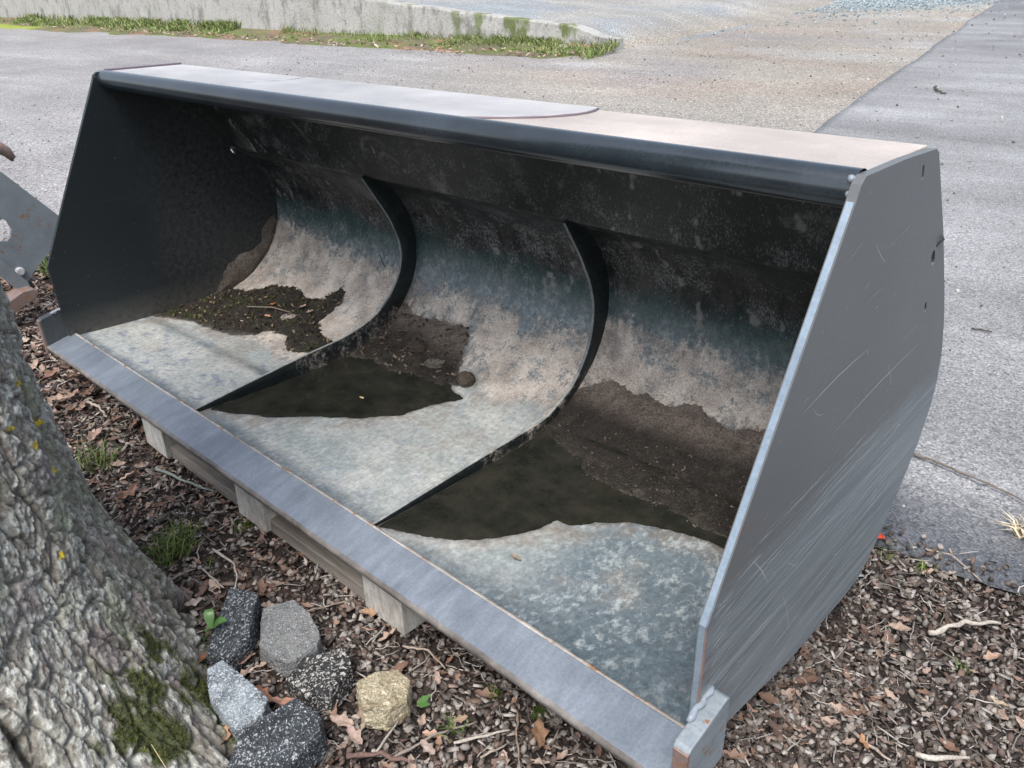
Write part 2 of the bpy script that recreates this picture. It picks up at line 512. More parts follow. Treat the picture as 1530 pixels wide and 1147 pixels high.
M_GUARD = m_paint('scraped grey blue guard', (.19, .225, .25), (.31, .35, .375), .4, (3, 2, 60), .05, .6, .1)
M_IMPL = m_paint('faded blue grey implement paint', (.17, .20, .22), (.22, .25, .27), .5, (4, 4, 4), .05)
M_RUST = m_paint('rusty brown steel', (.15, .11, .10), (.24, .18, .16), .6, (8, 8, 8), .35)
M_LINE = m_flat('dark weld seam', (.17, .14, .17), .5)
M_WELD = m_flat('bright weld bead', (.24, .28, .32), .35, .4, 90)
M_WOOD = m_wood(); M_END = m_endgrain(); M_ASPH = m_asphalt(); M_OLD = m_old(); M_WALL = m_wall()
M_WATER = m_water(); M_BARK = m_bark()
M_MUD = m_vcol('dark wet mud', .6, 170, .75, 1., .010, .35)
M_LITTER = m_vcol('woodland litter', .75, 500, .3, .3, .001, .3)
M_SOIL = m_vcol('dark soil', .9, 120, .6, 1., .01, .2)
M_LEAF = m_vcol('dead leaves', .65, 160, .3, .4, .001, .3)
M_GRASS = m_vcol('grass blades', .55, 90, .2, 0, 0, .3)
M_STICK = m_vcol('weathered sticks', .85, 200, .4, .6, .002, .2)

# ------------------------------------------------------------------ terrain
S = .06
def ground_z(x, y):
    return np.maximum(0, (y - 1.2)) * S
def bedge(x):                       # edge between mulch and pavement
    x = np.asarray(x, float)
    return .765 + .117 * x + .045 * fbm(x * 2.2, x * 0 + 3.3, octv=4, seed=40) + .012 * fbm(x * 25, x * 0, octv=2, seed=44)
def bed_z(x, y):
    z = -.012 + .016 * fbm(x * 3, y * 3, octv=4, seed=3) + .005 * fbm(x * 22, y * 22, octv=3, seed=4)
    t = sst(0, -.10, y - (.765 + .117 * x))
    return z * t - .006 * (1 - t)

# mulch bed
xs = np.concatenate([np.linspace(-14, -2.4, 60), np.linspace(-2.35, 3.6, 560), np.linspace(3.7, 9, 30)])
ys = np.concatenate([np.linspace(-9, -1.0, 40), np.linspace(-.96, 1.45, 240)])
X, Y = np.meshgrid(xs, ys, indexing='ij'); X, Y = X.ravel(), Y.ravel()
Z = bed_z(X, Y) - .05 * sst(.02, .12, Y - (.765 + .117 * X) - .04)
n1 = fbm(X * 5, Y * 5, octv=4, seed=9)
c = np.tile(np.array([[.034, .027, .024]]), (len(X), 1)); c = mixc(c, (.055, .042, .036), sst(-.2, .4, n1)); c = mixc(c, (.03, .024, .022), sst(.1, .5, fbm(X * 9, Y * 9, octv=3, seed=12)))
tag(build('mulch_bed', np.stack([X, Y, Z], 1), gridF(len(xs), len(ys)), M_SOIL, smooth=True, col=c), 'dark brown soil of the mulch bed under the litter', kind='structure')

def seam_x(y):
    return .45 + (5.26 - y) * .142 + .035 * fbm(np.asarray(y) * 1.3, np.asarray(y) * 0, octv=4, seed=71) + .012 * fbm(np.asarray(y) * 14, np.asarray(y) * 0, octv=3, seed=77)

def strip(xl, xr, nu, ys, zoff, thick=.0):
    """sheet between curves x=xl(y), x=xr(y)"""
    ys = np.asarray(ys); u = np.linspace(0, 1, nu)
    A, B = xl(ys), xr(ys)
    Xg = A[None, :] * (1 - u[:, None]) + B[None, :] * u[:, None]
    Yg = np.tile(ys, (nu, 1))
    return Xg.ravel(), Yg.ravel()

# pavements are laid in terms of (x, t): y = edge(x) + t so that they follow the bed edge
tt = np.concatenate([np.linspace(0, .6, 60), np.linspace(.62, 3, 120), np.geomspace(3.1, 110, 120)])
def pave(name, xs, mat, zo, side, label):
    Xg = np.repeat(xs, len(tt)); T = np.tile(tt, len(xs))
    Yg = bedge(Xg) + T
    Yg = np.where(T > 3, np.maximum(Yg, 0) + 0, Yg)
    Zg = ground_z(Xg, Yg) + zo - .012 * (T < .004) + .004 * fbm(Xg * 1.4, Yg * 1.4, octv=3, seed=31) * sst(0, .3, T)
    Zg += .0022 * fbm(Xg * 60, Yg * 60, octv=2, seed=33) * (T < 3)
    return Xg, Yg, Zg, T
# old gravelly pavement (everything beyond the bed)
xs = np.concatenate([np.linspace(-120, -9, 90), np.linspace(-8.9, 2, 260), np.linspace(2.2, 60, 30)])
Xg, Yg, Zg, T = pave('old', xs, None, .004, 0, '')
c = np.tile(np.array([[.27, .265, .262]]), (len(Xg), 1))
warm = sst(-7.5, -2.5, Xg + .25 * (Yg - 8)) * sst(2.5, 7, Yg)
c = mixc(c, (.285, .262, .222), warm * .9)
c = mixc(c, (.30, .245, .205), np.clip(warm * sst(.05, .5, fbm(Xg * .5, Yg * .9, octv=3, seed=90)), 0, 1) * .6)
c = mixc(c, (.24, .23, .235), sst(.1, .6, fbm(Xg * .4, Yg * 1.1, octv=4, seed=91)) * .6)
def blob(cx, cy, rx, ry, sd=5):
    q = np.hypot((Xg - cx) / rx, (Yg - cy) / ry) + .35 * fbm(Xg * .8, Yg * .8, octv=4, seed=sd)
    return 1 - sst(.75, 1.1, q)
c = mixc(c, (.20, .255, .27), blob(-3.6, 16.3, 2.6, 3.2) * .9)
c = mixc(c, (.22, .265, .285), blob(-4.4, 10.8, 1.1, 1.7, 6) * .8)
c = mixc(c, (.36, .365, .36), sst(.25, .5, fbm(Xg * .35 - .5 * Yg, Yg * 1.6 + .3 * Xg, octv=3, seed=95)) * .5)
tag(build('pavement', np.stack([Xg, Yg, Zg], 1), gridF(len(xs), len(tt)), M_OLD, smooth=True, col=c), 'old pale gravelly pavement behind the bucket', kind='structure')
# newer asphalt right of the seam
ys_ = np.concatenate([[0, .004], np.linspace(.02, .6, 60), np.linspace(.62, 3, 110), np.geomspace(3.1, 110, 110)])
us = np.concatenate([[0, .0003, .0008], np.linspace(.0015, .12, 420), np.geomspace(.125, 1, 60)])
U, T = np.meshgrid(us, ys_, indexing='ij'); U, T = U.ravel(), T.ravel()
y0 = T + .95
xl = seam_x(y0)
Xg = xl + U * 40
Yg = bedge(Xg) + T
Zg = ground_z(Xg, Yg) + .018 - .02 * (U < .0002) - .016 * (T < .002) + .003 * fbm(Xg * 1.4, Yg * 1.4, octv=3, seed=35) + .002 * fbm(Xg * 70, Yg * 70, octv=2, seed=36) * (T < 3)
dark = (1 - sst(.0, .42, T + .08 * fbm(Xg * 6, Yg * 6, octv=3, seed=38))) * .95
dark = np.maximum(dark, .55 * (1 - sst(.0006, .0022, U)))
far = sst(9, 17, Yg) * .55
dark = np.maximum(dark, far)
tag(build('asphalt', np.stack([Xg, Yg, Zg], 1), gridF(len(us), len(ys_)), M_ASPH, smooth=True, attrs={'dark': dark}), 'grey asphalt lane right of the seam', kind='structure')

# retaining wall and the gravel bank behind it
wx = np.linspace(-60, -3.75, 420)
def wall_y(x): return 8.45 + .05 * fbm(x * .5, x * 0, octv=2, seed=50) + 0.0 * x - .012 * (x + 8)
def wall_top(x): return .70 + (-4 - x) * .074 + .012 * fbm(x * 3, x * 0, octv=3, seed=51) - .10 * sst(-4.6, -3.75, x)
V = []; mo = []
prof = [(0, -.4)] + [(0, k / 14) for k in range(0, 15)] + [(.02, 1.012), (.23, 1.012), (.25, 1.), (.25, -.4)]
for x in wx:
    zb = ground_z(0, wall_y(x)); zt = wall_top(x)
    for (dy, k) in prof:
        V.append((x, wall_y(x) + dy, zb + (zt - zb) * k if k >= 0 else zb - .4))
V = np.array(V); n = len(prof)
V[:, 1] -= .018 * fbm(V[:, 0] * 4, V[:, 2] * 6, octv=4, seed=52)
mo = sst(-9.5, -5, V[:, 0]) * .75 + .12
wall = empty('concrete_wall', (-8, 8.5, .44))
F = gridF(len(wx), n)
tag(wall, 'low stained concrete retaining wall with moss behind the pavement', 'wall')
build('wall', V, F, M_WALL, wall, smooth=False, attrs={'moss': mo})
cap = np.array([V[(len(wx) - 1) * n + i] for i in range(n)])
build('wall_end', cap, [tuple(range(n))[::-1]], M_WALL, wall, attrs={'moss': np.ones(n)})

bx = np.concatenate([np.linspace(-120, -10, 40), np.linspace(-9.9, -1.6, 140)]); by = np.concatenate([np.linspace(0, 12, 90), np.linspace(12.5, 90, 40)])
Xg, Tg = np.meshgrid(bx, by, indexing='ij'); Xg, Tg = Xg.ravel(), Tg.ravel()
Yg = 8.66 - .012 * (Xg + 8) + Tg
zt = wall_top(np.minimum(Xg, -4.0)) - .03
base = ground_z(Xg, Yg)
zz = np.maximum(zt + .045 * Tg, base)
f = sst(-3.1, -4.2, Xg + .35 * fbm(Xg * .7, Yg * .5, octv=3, seed=55) - .10 * Tg * 0)
f = f * (1 - (1 - sst(0, .9, Tg)) * sst(-3.95, -3.74, Xg))
zz = base - .05 + (zz - base + .06) * f + .01 * fbm(Xg * 3, Yg * 3, octv=3, seed=57)
keep_far = Tg * 0
c = np.tile(np.array([[.25, .275, .29]]), (len(Xg), 1))
c = mixc(c, (.30, .295, .275), sst(-.1, .35, fbm(Xg * .45, Yg * .5, octv=4, seed=58)))
c = mixc(c, (.285, .262, .225), sst(-4.4, -3.6, Xg) * .9)
c = mixc(c, (.285, .262, .225), sst(.75, .35, f))
tag(build('gravel_bank', np.stack([Xg, Yg, zz], 1), gridF(len(bx), len(by)), M_OLD, smooth=True, col=c), 'raised gravel yard behind the low wall', kind='structure')

# ------------------------------------------------------------------ bucket
W = 2.585
P = np.array([(.098, .186), (.13, .1845), (.20, .181), (.35, .177), (.50, .175), (.62, .175), (.70, .185), (.78, .207), (.85, .245), (.91, .297), (.955, .355), (.983, .42), (.992, .49), (.985, .555), (.962, .62), (.92, .683), (.865, .73), (.80, .762), (.735, .91), (.675, 1.052)])
PS = np.r_[0, np.cumsum(np.linalg.norm(np.diff(P, axis=0), axis=1))]
# densify with a smooth curve up to the fold (index 17), straight above it
def catmull(P, k):
    out = []
    for i in range(len(P) - 1):
        p0 = P[max(i - 1, 0)]; p1 = P[i]; p2 = P[i + 1]; p3 = P[min(i + 2, len(P) - 1)]
        for t in np.linspace(0, 1, k, endpoint=False):
            out.append(.5 * ((2 * p1) + (-p0 + p2) * t + (2 * p0 - 5 * p1 + 4 * p2 - p3) * t * t + (-p0 + 3 * p1 - 3 * p2 + p3) * t ** 3))
    out.append(P[-1]); return np.array(out)
lo = catmull(P[:18], 14)
svals = np.interp(np.linspace(0, 17, len(lo)), np.arange(18), PS[:18])
hi = np.array([P[17] + (P[19] - P[17]) * t for t in np.linspace(0, 1, 50)[1:]])
shi = PS[17] + (PS[19] - PS[17]) * np.linspace(0, 1, 50)[1:]
prof = np.vstack([lo, hi]); sv = np.r_[svals, shi]
ss = np.arange(0, sv[-1], .0058)
py = np.interp(ss, sv, prof[:, 0]); pz = np.interp(ss, sv, prof[:, 1])
def normals(y, z):
    dy, dz = np.gradient(y), np.gradient(z); L = np.hypot(dy, dz)
    return -dz / L, dy / L                                  # inward (towards the mouth)
ny, nz = normals(py, pz)
xs = np.linspace(0, W, 440)
X = np.repeat(xs, len(ss)); Sg = np.tile(ss, len(xs)); PY = np.tile(py, len(xs)); PZ = np.tile(pz, len(xs)); NY = np.tile(ny, len(xs)); NZ = np.tile(nz, len(xs))
RX = (.886, 1.727)
TAN1 = [(-.05, .975), (.152, .989), (.37, .969), (.521, .972), (.637, .935), (.734, .943), (.83, .965), (.886, .9), (.886, .715), (.886, .546), (.84, .38), (.767, .396), (.454, .429), (.004, .574), (-.093, .743)]
MUD1 = [(-.05, .25), (.005, .302), (-.05, .451), (-.05, .602), (.07, .664), (.187, .728), (.291, .761), (.408, .741), (.488, .749), (.552, .825), (.597, .813), (.61, .717), (.604, .653), (.713, .586), (.787, .576), (.773, .472), (.72, .427), (.575, .493), (.483, .495), (.473, .445), (.416, .397), (.331, .364), (.16, .346)]
TAN2 = [[(.9, .878), (1.013, .93), (1.17, .955), (1.246, .891), (1.231, .838), (1.081, .82), (.9, .8)],
        [(1.238, .925), (1.324, .957), (1.406, .933), (1.448, .876), (1.455, .943), (1.553, .948), (1.727, .942), (1.727, .64), (1.6, .668), (1.532, .634), (1.438, .69), (1.327, .733), (1.247, .816)]]
MUD2 = [(.886, .86), (1.002, .82), (1.108, .835), (1.231, .845), (1.262, .793), (1.278, .742), (1.30, .69), (1.353, .64), (1.31, .585), (1.176, .575), (1.069, .58), (.886, .56)]
POOL2 = [(.90, .05), (.87, .245), (.87, .485), (.87, .66), (1.105, .646), (1.252, .642), (1.314, .664), (1.353, .61), (1.419, .588), (1.362, .502), (1.349, .408), (1.28, .313), (1.135, .203), (1.062, .136), (.963, .084)]
TAN3 = [(1.72, .99), (1.826, .975), (1.963, .985), (2.061, .99), (2.164, .97), (2.294, 1.02), (2.7, .98), (2.7, .80), (2.307, .82), (2.233, .83), (2.194, .80), (2.08, .83), (2.009, .80), (1.898, .80), (1.792, .80), (1.72, .77)]
MUD3 = [(1.72, .77), (1.757, .80), (1.792, .842), (1.898, .839), (2.009, .835), (2.08, .86), (2.194, .828), (2.30, .861), (2.7, .85), (2.7, .46), (2.45, .48), (2.30, .50), (2.18, .52), (2.05, .50), (1.95, .52), (1.85, .55), (1.72, .60)]
POOL3 = [(1.735, .02), (1.70, .171), (1.70, .66), (2.7, .66), (2.7, .47), (2.336, .478), (2.243, .458), (2.167, .434), (2.096, .372), (2.058, .319), (2.023, .312), (2.014, .252), (1.969, .175), (1.901, .102), (1.802, .047)]
wob = .030 * fbm(X * 9, Sg * 9, octv=5, seed=101, gain=.65) + .012 * fbm(X * 60, Sg * 60, octv=2, seed=103)
wob2 = .014 * fbm(X * 14, Sg * 14, octv=5, seed=111, gain=.7)
bay1 = X < RX[0]; bay2 = (X >= RX[0]) & (X < RX[1]); bay3 = X >= RX[1]
d_tan = np.where(bay1, polyd(X, Sg, TAN1), np.where(bay2, np.maximum(polyd(X, Sg, TAN2[0]), polyd(X, Sg, TAN2[1])), polyd(X, Sg, TAN3)))
d_mud = np.where(bay1, polyd(X, Sg, MUD1), np.where(bay2, polyd(X, Sg, MUD2), polyd(X, Sg, MUD3)))
d_pool = np.where(bay1, -1, np.where(bay2, polyd(X, Sg, POOL2), polyd(X, Sg, POOL3)))
tan = sst(-.012, .022, d_tan + wob * 1.3)
mudf = d_mud + wob
# --- paint and dirt colour of the sheet (albedo only)
N1 = fbm(X * 4, Sg * 4, octv=5, seed=120); N2 = fbm(X * 30, Sg * 30, octv=4, seed=121, gain=.7); N3 = fbm(X * 55, Sg * 7, octv=4, seed=122, gain=.7)
N4 = fbm(X * 11, Sg * 11, octv=4, seed=123, gain=.6)
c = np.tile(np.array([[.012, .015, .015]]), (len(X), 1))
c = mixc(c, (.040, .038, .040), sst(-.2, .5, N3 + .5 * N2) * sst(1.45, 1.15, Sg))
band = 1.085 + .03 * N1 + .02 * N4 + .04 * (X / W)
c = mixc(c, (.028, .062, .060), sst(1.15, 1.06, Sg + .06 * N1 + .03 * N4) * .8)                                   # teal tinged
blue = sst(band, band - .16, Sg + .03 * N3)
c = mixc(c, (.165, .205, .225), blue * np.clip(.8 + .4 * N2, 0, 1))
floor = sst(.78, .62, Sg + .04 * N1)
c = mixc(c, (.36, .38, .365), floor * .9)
c = mixc(c, (.45, .455, .43), floor * sst(-.15, .35, N4) * .7)
c = mixc(c, (.23, .285, .28), floor * sst(.0, .5, fbm(X * 5, Sg * 8, octv=4, seed=130)) * .5)
c = mixc(c, (.17, .20, .26), floor * sst(.25, .5, fbm(X * 26, Sg * 40, octv=3, seed=131)) * (bay1 * .8 + bay2 * .35))
stripe = np.exp(-((Sg - (.27 + .03 * X)) / .020) ** 2) * bay1 * (.6 + .5 * fbm(X * 6, Sg * 6, octv=3, seed=133))
c = mixc(c, (.09, .12, .12), np.clip(stripe * 1.2, 0, .9))
# right-hand bay: bluish, mottled, darker towards the right plate
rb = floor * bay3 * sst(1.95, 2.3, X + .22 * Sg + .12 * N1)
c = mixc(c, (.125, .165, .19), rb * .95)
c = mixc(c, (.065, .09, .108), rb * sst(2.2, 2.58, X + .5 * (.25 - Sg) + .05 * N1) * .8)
c = mixc(c, (.30, .27, .23), floor * sst(.15, .6, fbm(X * 7 + 5, Sg * 7, octv=5, seed=151, gain=.65)) * .55)
# strip behind the blade, darkening to blue green towards it
c = mixc(c, (.075, .105, .125), sst(.06 + .09 * (X / W) ** 2, .0, Sg + .012 * N3) * .9)
tanm = tan * sst(-.75, -.05, N2 + .6 * N4 + np.where(bay2, .12, .25))
tand = np.clip(d_tan + wob * 1.2 + np.where(bay2, -.012, 0), -.08, .06) + .03 * N4 + .03 * N1
mott = np.clip(floor * (.30 + .0 * X), 0, 1); mott = np.maximum(mott, rb * .9 * sst(2.66, 2.30, X + .3 * (.3 - Sg)))
mott = np.maximum(mott, sst(1.1, .95, Sg) * sst(.6, .8, Sg) * .5)
blot = floor * (bay1 * .75 + bay2 * .45 + bay3 * .30) * sst(-.1, .3, fbm(X * 4, Sg * 5, octv=3, seed=137))
# pale chalk rim round the dried pools
rim = np.exp(-((np.maximum(mudf, d_pool + wob2) + .015) / .02) ** 2)
c = mixc(c, (.50, .50, .47), rim * .35 * (Sg < .8) * sst(-.2, .3, N1))
dd_ = np.maximum(mudf, d_pool + wob2)
halo = sst(-.075, .0, dd_ + .045 * N4 + .03 * N2)
c = mixc(c, (.20, .175, .145), halo * sst(-.3, .3, N2 + N4) * .7)
# damp dark area below mud / water
und = sst(-.014, .010, np.maximum(mudf - .002, d_pool + wob2) + .006 * N2)
c = mixc(c, (.075, .065, .055), und)
# dusty spots and handling scuffs on the top panel / upper curve
up = Sg > 1.0
spots = sst(.50, .62, fbm(X * 34, Sg * 17, octv=3, seed=140)) * up
c = mixc(c, (.20, .20, .19), np.clip(spots, 0, 1) * .8)
arcs = np.zeros(len(X))
for (ax_, as_, ar_, a0_, a1_, wd_) in ((.55, 1.50, .10, .2, 2.4, .007), (.80, 1.46, .16, 1.2, 2.6, .006), (1.02, 1.50, .07, .6, 2.9, .006), (1.06, 1.47, .05, .4, 2.8, .005), (2.40, 1.46, .10, .7, 2.4, .012)):
    rr_ = np.hypot(X - ax_, Sg - as_); aa_ = np.arctan2(Sg - as_, X - ax_)
    arcs = np.maximum(arcs, np.exp(-((rr_ - ar_ + .01 * N4) / wd_) ** 2) * ((aa_ > a0_) & (aa_ < a1_)) * np.clip(.6 + .8 * N2, 0, 1))
c = mixc(c, (.15, .155, .145), arcs * .7)
scf = sst(.30, .6, fbm(X * 7, Sg * 9, octv=4, seed=141)) * sst(1.9, .7, X) * (Sg > 1.2)
c = mixc(c, (.12, .12, .118), np.clip(scf, 0, 1) * .55)
wear = np.clip(sst(.55, 1.0, Sg) * sst(1.85, 1.3, Sg) * .85 + .12, 0, 1) + floor * .25
rgh = .40 + .32 * floor * (1 - rb * .55) + .35 * tanm - .05 * (Sg > 1.3)
rgh = np.clip(rgh, .2, .95)
disp = tanm * (.0025 + .0025 * np.clip(N2 + .5 * N4, -1, 1)) + .0008 * N2 * floor
V = np.stack([X, PY + NY * disp, PZ + NZ * disp], 1)
bucket = empty('loader_bucket', (1.3, .5, .155))
tag(bucket, 'long dark grey wheel loader bucket lying open on a wooden pallet', 'loader bucket')
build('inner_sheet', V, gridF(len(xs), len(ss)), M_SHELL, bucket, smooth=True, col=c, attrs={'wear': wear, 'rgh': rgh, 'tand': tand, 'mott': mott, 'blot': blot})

# outer skin of the shell, 12 mm behind the inner sheet
k = slice(None, None, 8)
oy, oz = py[k] - ny[k] * .012, pz[k] - nz[k] * .012
Vo = [(x, a, b) for x in (0, W) for a, b in zip(oy, oz)]; q = len(oy)
build('back_sheet', Vo, [(i, i + 1, q + i + 1, q + i) for i in range(q - 1)], M_DARK, bucket, smooth=True)

# side plates with slots
OUT = [(.075, .195), (.071, .454), (.205, .715), (.370, 1.034), (.378, 1.053), (.392, 1.063), (.55, 1.062), (.690, 1.056), (.706, 1.048), (.846, .876), (.95, .732), (1.0, .655), (1.045, .57), (1.067, .49), (1.066, .42), (1.035, .335), (.97, .245), (.90, .165), (.84, .110), (.79, .085), (.70, .083), (.448, .098), (.225, .142), (.12, .160)]
def slot(cy, cz, L, wd, ang, n=5):
    a = math.radians(ang); out = []
    for s_, b in ((1, -90), (-1, 90)):
        for i in range(n):
            t = math.radians(b + 180 * i / (n - 1))
            x, y = s_ * L / 2 + wd * math.cos(t), wd * math.sin(t)
            out.append((cy + x * math.cos(a) - y * math.sin(a), cz + x * math.sin(a) + y * math.cos(a)))
    return out
HO = [slot(.642, 1.026, .018, .0042, -70), slot(.812, .838, .020, .0085, -60), slot(.836, .734, .016, .0045, -60)]
for x0, x1, nm in ((-.015, 0, 'l'), (W, W + .015, 'r')):
    V, F = prism(OUT, 0, x0, x1, HO)
    o = bevel(build('side_plate', V, F, M_PLATE if nm == 'r' else M_INNER, bucket), .0018, 2)
    if nm == 'r':
        tag(o, 'right side plate, scraped with long scratches below')
# scratches on the outside of the right plate: thin proud burrs
M_SCR = m_flat('bright scraped steel', (.50, .545, .56), .4, .35, 300)
V, F = [], []
def ribbon(y0, z0, L, ang, curve, wd):
    n_ = 9; k_ = len(V)
    for i in range(n_):
        t = i / (n_ - 1); y_ = y0 + L * t * math.cos(ang); z_ = z0 + L * t * math.sin(ang) + curve * math.sin(math.pi * t) + .0004 * math.sin(t * 23 + y0 * 50)
        if not polyok(y_, z_): return
    for i in range(n_):
        t = i / (n_ - 1); y_ = y0 + L * t * math.cos(ang); z_ = z0 + L * t * math.sin(ang) + curve * math.sin(math.pi * t) + .0004 * math.sin(t * 23 + y0 * 50)
        h_ = wd * math.sin(math.pi * min(max(t, .04), .96)) ** .5
        V.extend([(W + .01535, y_, z_ - h_), (W + .01545, y_, z_ + h_)])
        if i: b_ = k_ + (i - 1) * 2; F.append((b_, b_ + 2, b_ + 3, b_ + 1))
def polyok(y_, z_): return polyd(np.array([y_]), np.array([z_]), OUT)[0] > .004
rs = random.Random(5)
for i in range(380):
    y0 = rs.uniform(.07, .85); z0 = .10 + .44 * rs.random() ** .9
    ribbon(y0, z0, rs.uniform(.04, .42) * (1 if rs.random() < .6 else .4), .05 + rs.gauss(0, .05), rs.gauss(0, .004), rs.choice((.0003, .0004, .0005, .0009)))
for i in range(60):
    ribbon(rs.uniform(.07, .8), rs.uniform(.15, .95), rs.uniform(.015, .09), rs.choice((.5, .8, -.6, .3, 1.2)) + rs.gauss(0, .2), rs.gauss(0, .004), .0005)
for i in range(46):                                        # short chevron scuffs near the leading edge
    z0 = .22 + .30 * i / 46 + rs.gauss(0, .006)
    ribbon(.082 + rs.random() * .01, z0, rs.uniform(.03, .09), .30 + rs.gauss(0, .06), .003, .0007)
for (y0, z0, L, a_) in ((.12, .60, .50, .23), (.09, .63, .30, .30), (.30, .72, .25, .10), (.45, .62, .40, .08), (.2, .5, .12, -.9), (.35, .33, .14, -1.1)):
    ribbon(y0, z0, L, a_, .006, .0010)
SCR = (V, F)
# worn bright band down the front edge of the right plate
V = []
EP = [(.0738, .215), (.0728, .30), (.071, .454), (.1383, .585), (.205, .715), (.2877, .875), (.368, 1.030)]
for x0 in (W + .0022,):
    for (a, b) in EP:
        V += [(x0, a - .0010, b + .0005), (x0 + .0106, a - .0010, b + .0005)]
build('worn_edge', V, [(2 * i, 2 * i + 1, 2 * i + 3, 2 * i + 2) for i in range(len(EP) - 1)], M_EDGEP, bucket)
V = []
for i in range(40):
    z_ = .20 + .25 * i / 39; e_ = .0035 + .002 * math.sin(i * 1.3) + .001 * math.sin(i * 4.1)
    V += [(W + .0130, .0700, z_), (W + .0156, .0700, z_), (W + .0156, .0715 + e_, z_)]
build('rust_strip', V, gridF(40, 3), M_RUST, bucket)
o = build('scratches', SCR[0], SCR[1], M_SCR, bucket); o['kind'] = 'stuff'
# blade
BV, BF = prism([(0, .158), (.0, .168), (.006, .1725), (.094, .1935), (.100, .190), (.100, .160)], 0, -.030, W + .030)
bevel(build('cutting_edge', BV, BF, M_BLADE, bucket), .0012, 1)
# ragged rusty weld line between blade and floor, and the rubbed lower lip
xs2 = np.linspace(0, W, 520)
V = []
for i, x in enumerate(xs2):
    h = .0045 + .0022 * float(fbm(np.array([x * 60.]), np.array([0.]), octv=3, seed=160)[0]); wv = .0035 + .003 * abs(float(fbm(np.array([x * 30.]), np.array([5.]), octv=3, seed=161)[0]))
    V += [(x, .094, .188), (x, .0975 - wv * .4, .1935 + h * .5), (x, .0985 + wv, .190 + h * .6), (x, .101 + wv * 1.4, .184)]
build('weld_seam', V, gridF(len(xs2), 4), M_EDGE, bucket, smooth=True)
V = []
xs3 = np.linspace(-.0305, W + .0305, 300)
for i, x in enumerate(xs3):
    e = .0015 * float(fbm(np.array([x * 40.]), np.array([2.]), octv=3, seed=163)[0])
    V += [(x, .0, .157), (x, -.0022 + e, .158), (x, -.0022 + e, .1685), (x, .0035 + e, .1735)]
build('worn_lip', V, gridF(len(xs3), 4), m_paint('brown bare lip', (.10, .088, .08), (.22, .205, .19), .6, (20, 20, 20), 0), bucket, smooth=False)
M_PLATE_DK = m_paint('dark grey scuffed guard', (.045, .052, .058), (.08, .09, .098), .42)
# cheek guards at both ends of the blade
for x0, x1, s_ in ((W + .0155, W + .045, 1), (-.045, -.0155, -1)):
    V, F = prism([(.004, .140), (.0, .268), (.008, .275), (.112, .296), (.122, .290), (.124, .150)], 0, x0, x1)
    g = bevel(build('edge_guard', V, F, M_GUARD if s_ > 0 else M_PLATE_DK, bucket), .003, 2)
    V, F = prism([(-.0025, .141), (-.0025, .266), (.0035, .270), (.0035, .141)], 0, x0 + (.004 if s_ > 0 else .0), x1 - (.0 if s_ > 0 else .004))
    build('rusty_face', V, F, M_RUST, g)
    xb = W + .0165 if s_ > 0 else -.0165
    pts = [(xb + .004 * math.sin(i * 1.7) * .4, .040 + i * .0080, .2850 + i * .0017 + .002 * math.sin(i * 2.3)) for i in range(10)]
    V, F = tube(pts, [.003] + [.0058 + .0012 * math.sin(i * 2.1) for i in range(8)] + [.003], 10)
    build('weld_bead', V, F, M_WELD, bucket, smooth=True)
# top tube
V, F = tube([(x, .4155, 1.0375) for x in np.linspace(0, W, 40)], .0300, 40, False)
build('top_tube', V, F, M_TUBE, bucket, smooth=True)
for i in range(2):
    V, F = tube([(W - .004, .388 + .004 * math.cos(t), 1.050 - i * .022 + .008 * math.sin(t)) for t in np.linspace(0, 2.8, 6)], [.002, .0045, .006, .006, .0045, .002], 8)
    build('weld_bead', V, F, M_WELD, bucket, smooth=True)
# top sheet and cover plates
def sheet(name, out, z0, z1, mat, par=bucket):
    V, F = prism(out, 2, z0, z1)
    return bevel(build(name, V, F, mat, par), .001, 1)
sheet('top_sheet', [(.0, .425), (W, .425), (W, .688), (.0, .688)], 1.048, 1.0605, M_TOPR)
arc = lambda x0, y0, x1, y1, bx_, n=10: [((1 - t) ** 2 * x0 + 2 * t * (1 - t) * bx_ + t * t * x1, y0 + (y1 - y0) * t) for t in np.linspace(0, 1, n)]
right = arc(1.74, .428, 1.90, .692, 1.97)
mid_l = arc(.80, .692, .70, .428, .86)
sheet('cover_plate', [(p[0], p[1]) for p in right] + [(p[0], p[1]) for p in mid_l], 1.0608, 1.0655, M_TOP)
left = arc(.69, .428, .79, .692, .85)
sheet('cover_plate', [(.004, .692), (.004, .428)] + left, 1.0608, 1.0640, M_TOP)
for a in (right, left):
    V, F = tube([(p[0], p[1] + .0015 * math.sin(p[0] * 90), 1.0622) for p in a], [.0030 + .0008 * math.sin(i * 2.7) for i in range(len(a))], 6)
    build('weld_line', V, F, M_LINE, bucket, smooth=True)
V, F = box(-.0148, .002, .42, .694, 1.0570, 1.0700)
bevel(build('end_lip', V, F, M_LINE, bucket), .001, 1)
# straight seam between tube and sheet
V, F = tube([(x, .4270 + .0012 * math.sin(x * 31), 1.0640) for x in np.linspace(.004, W - .004, 160)], .0013, 5)
build('weld_line', V, F, M_LINE, bucket, smooth=True)

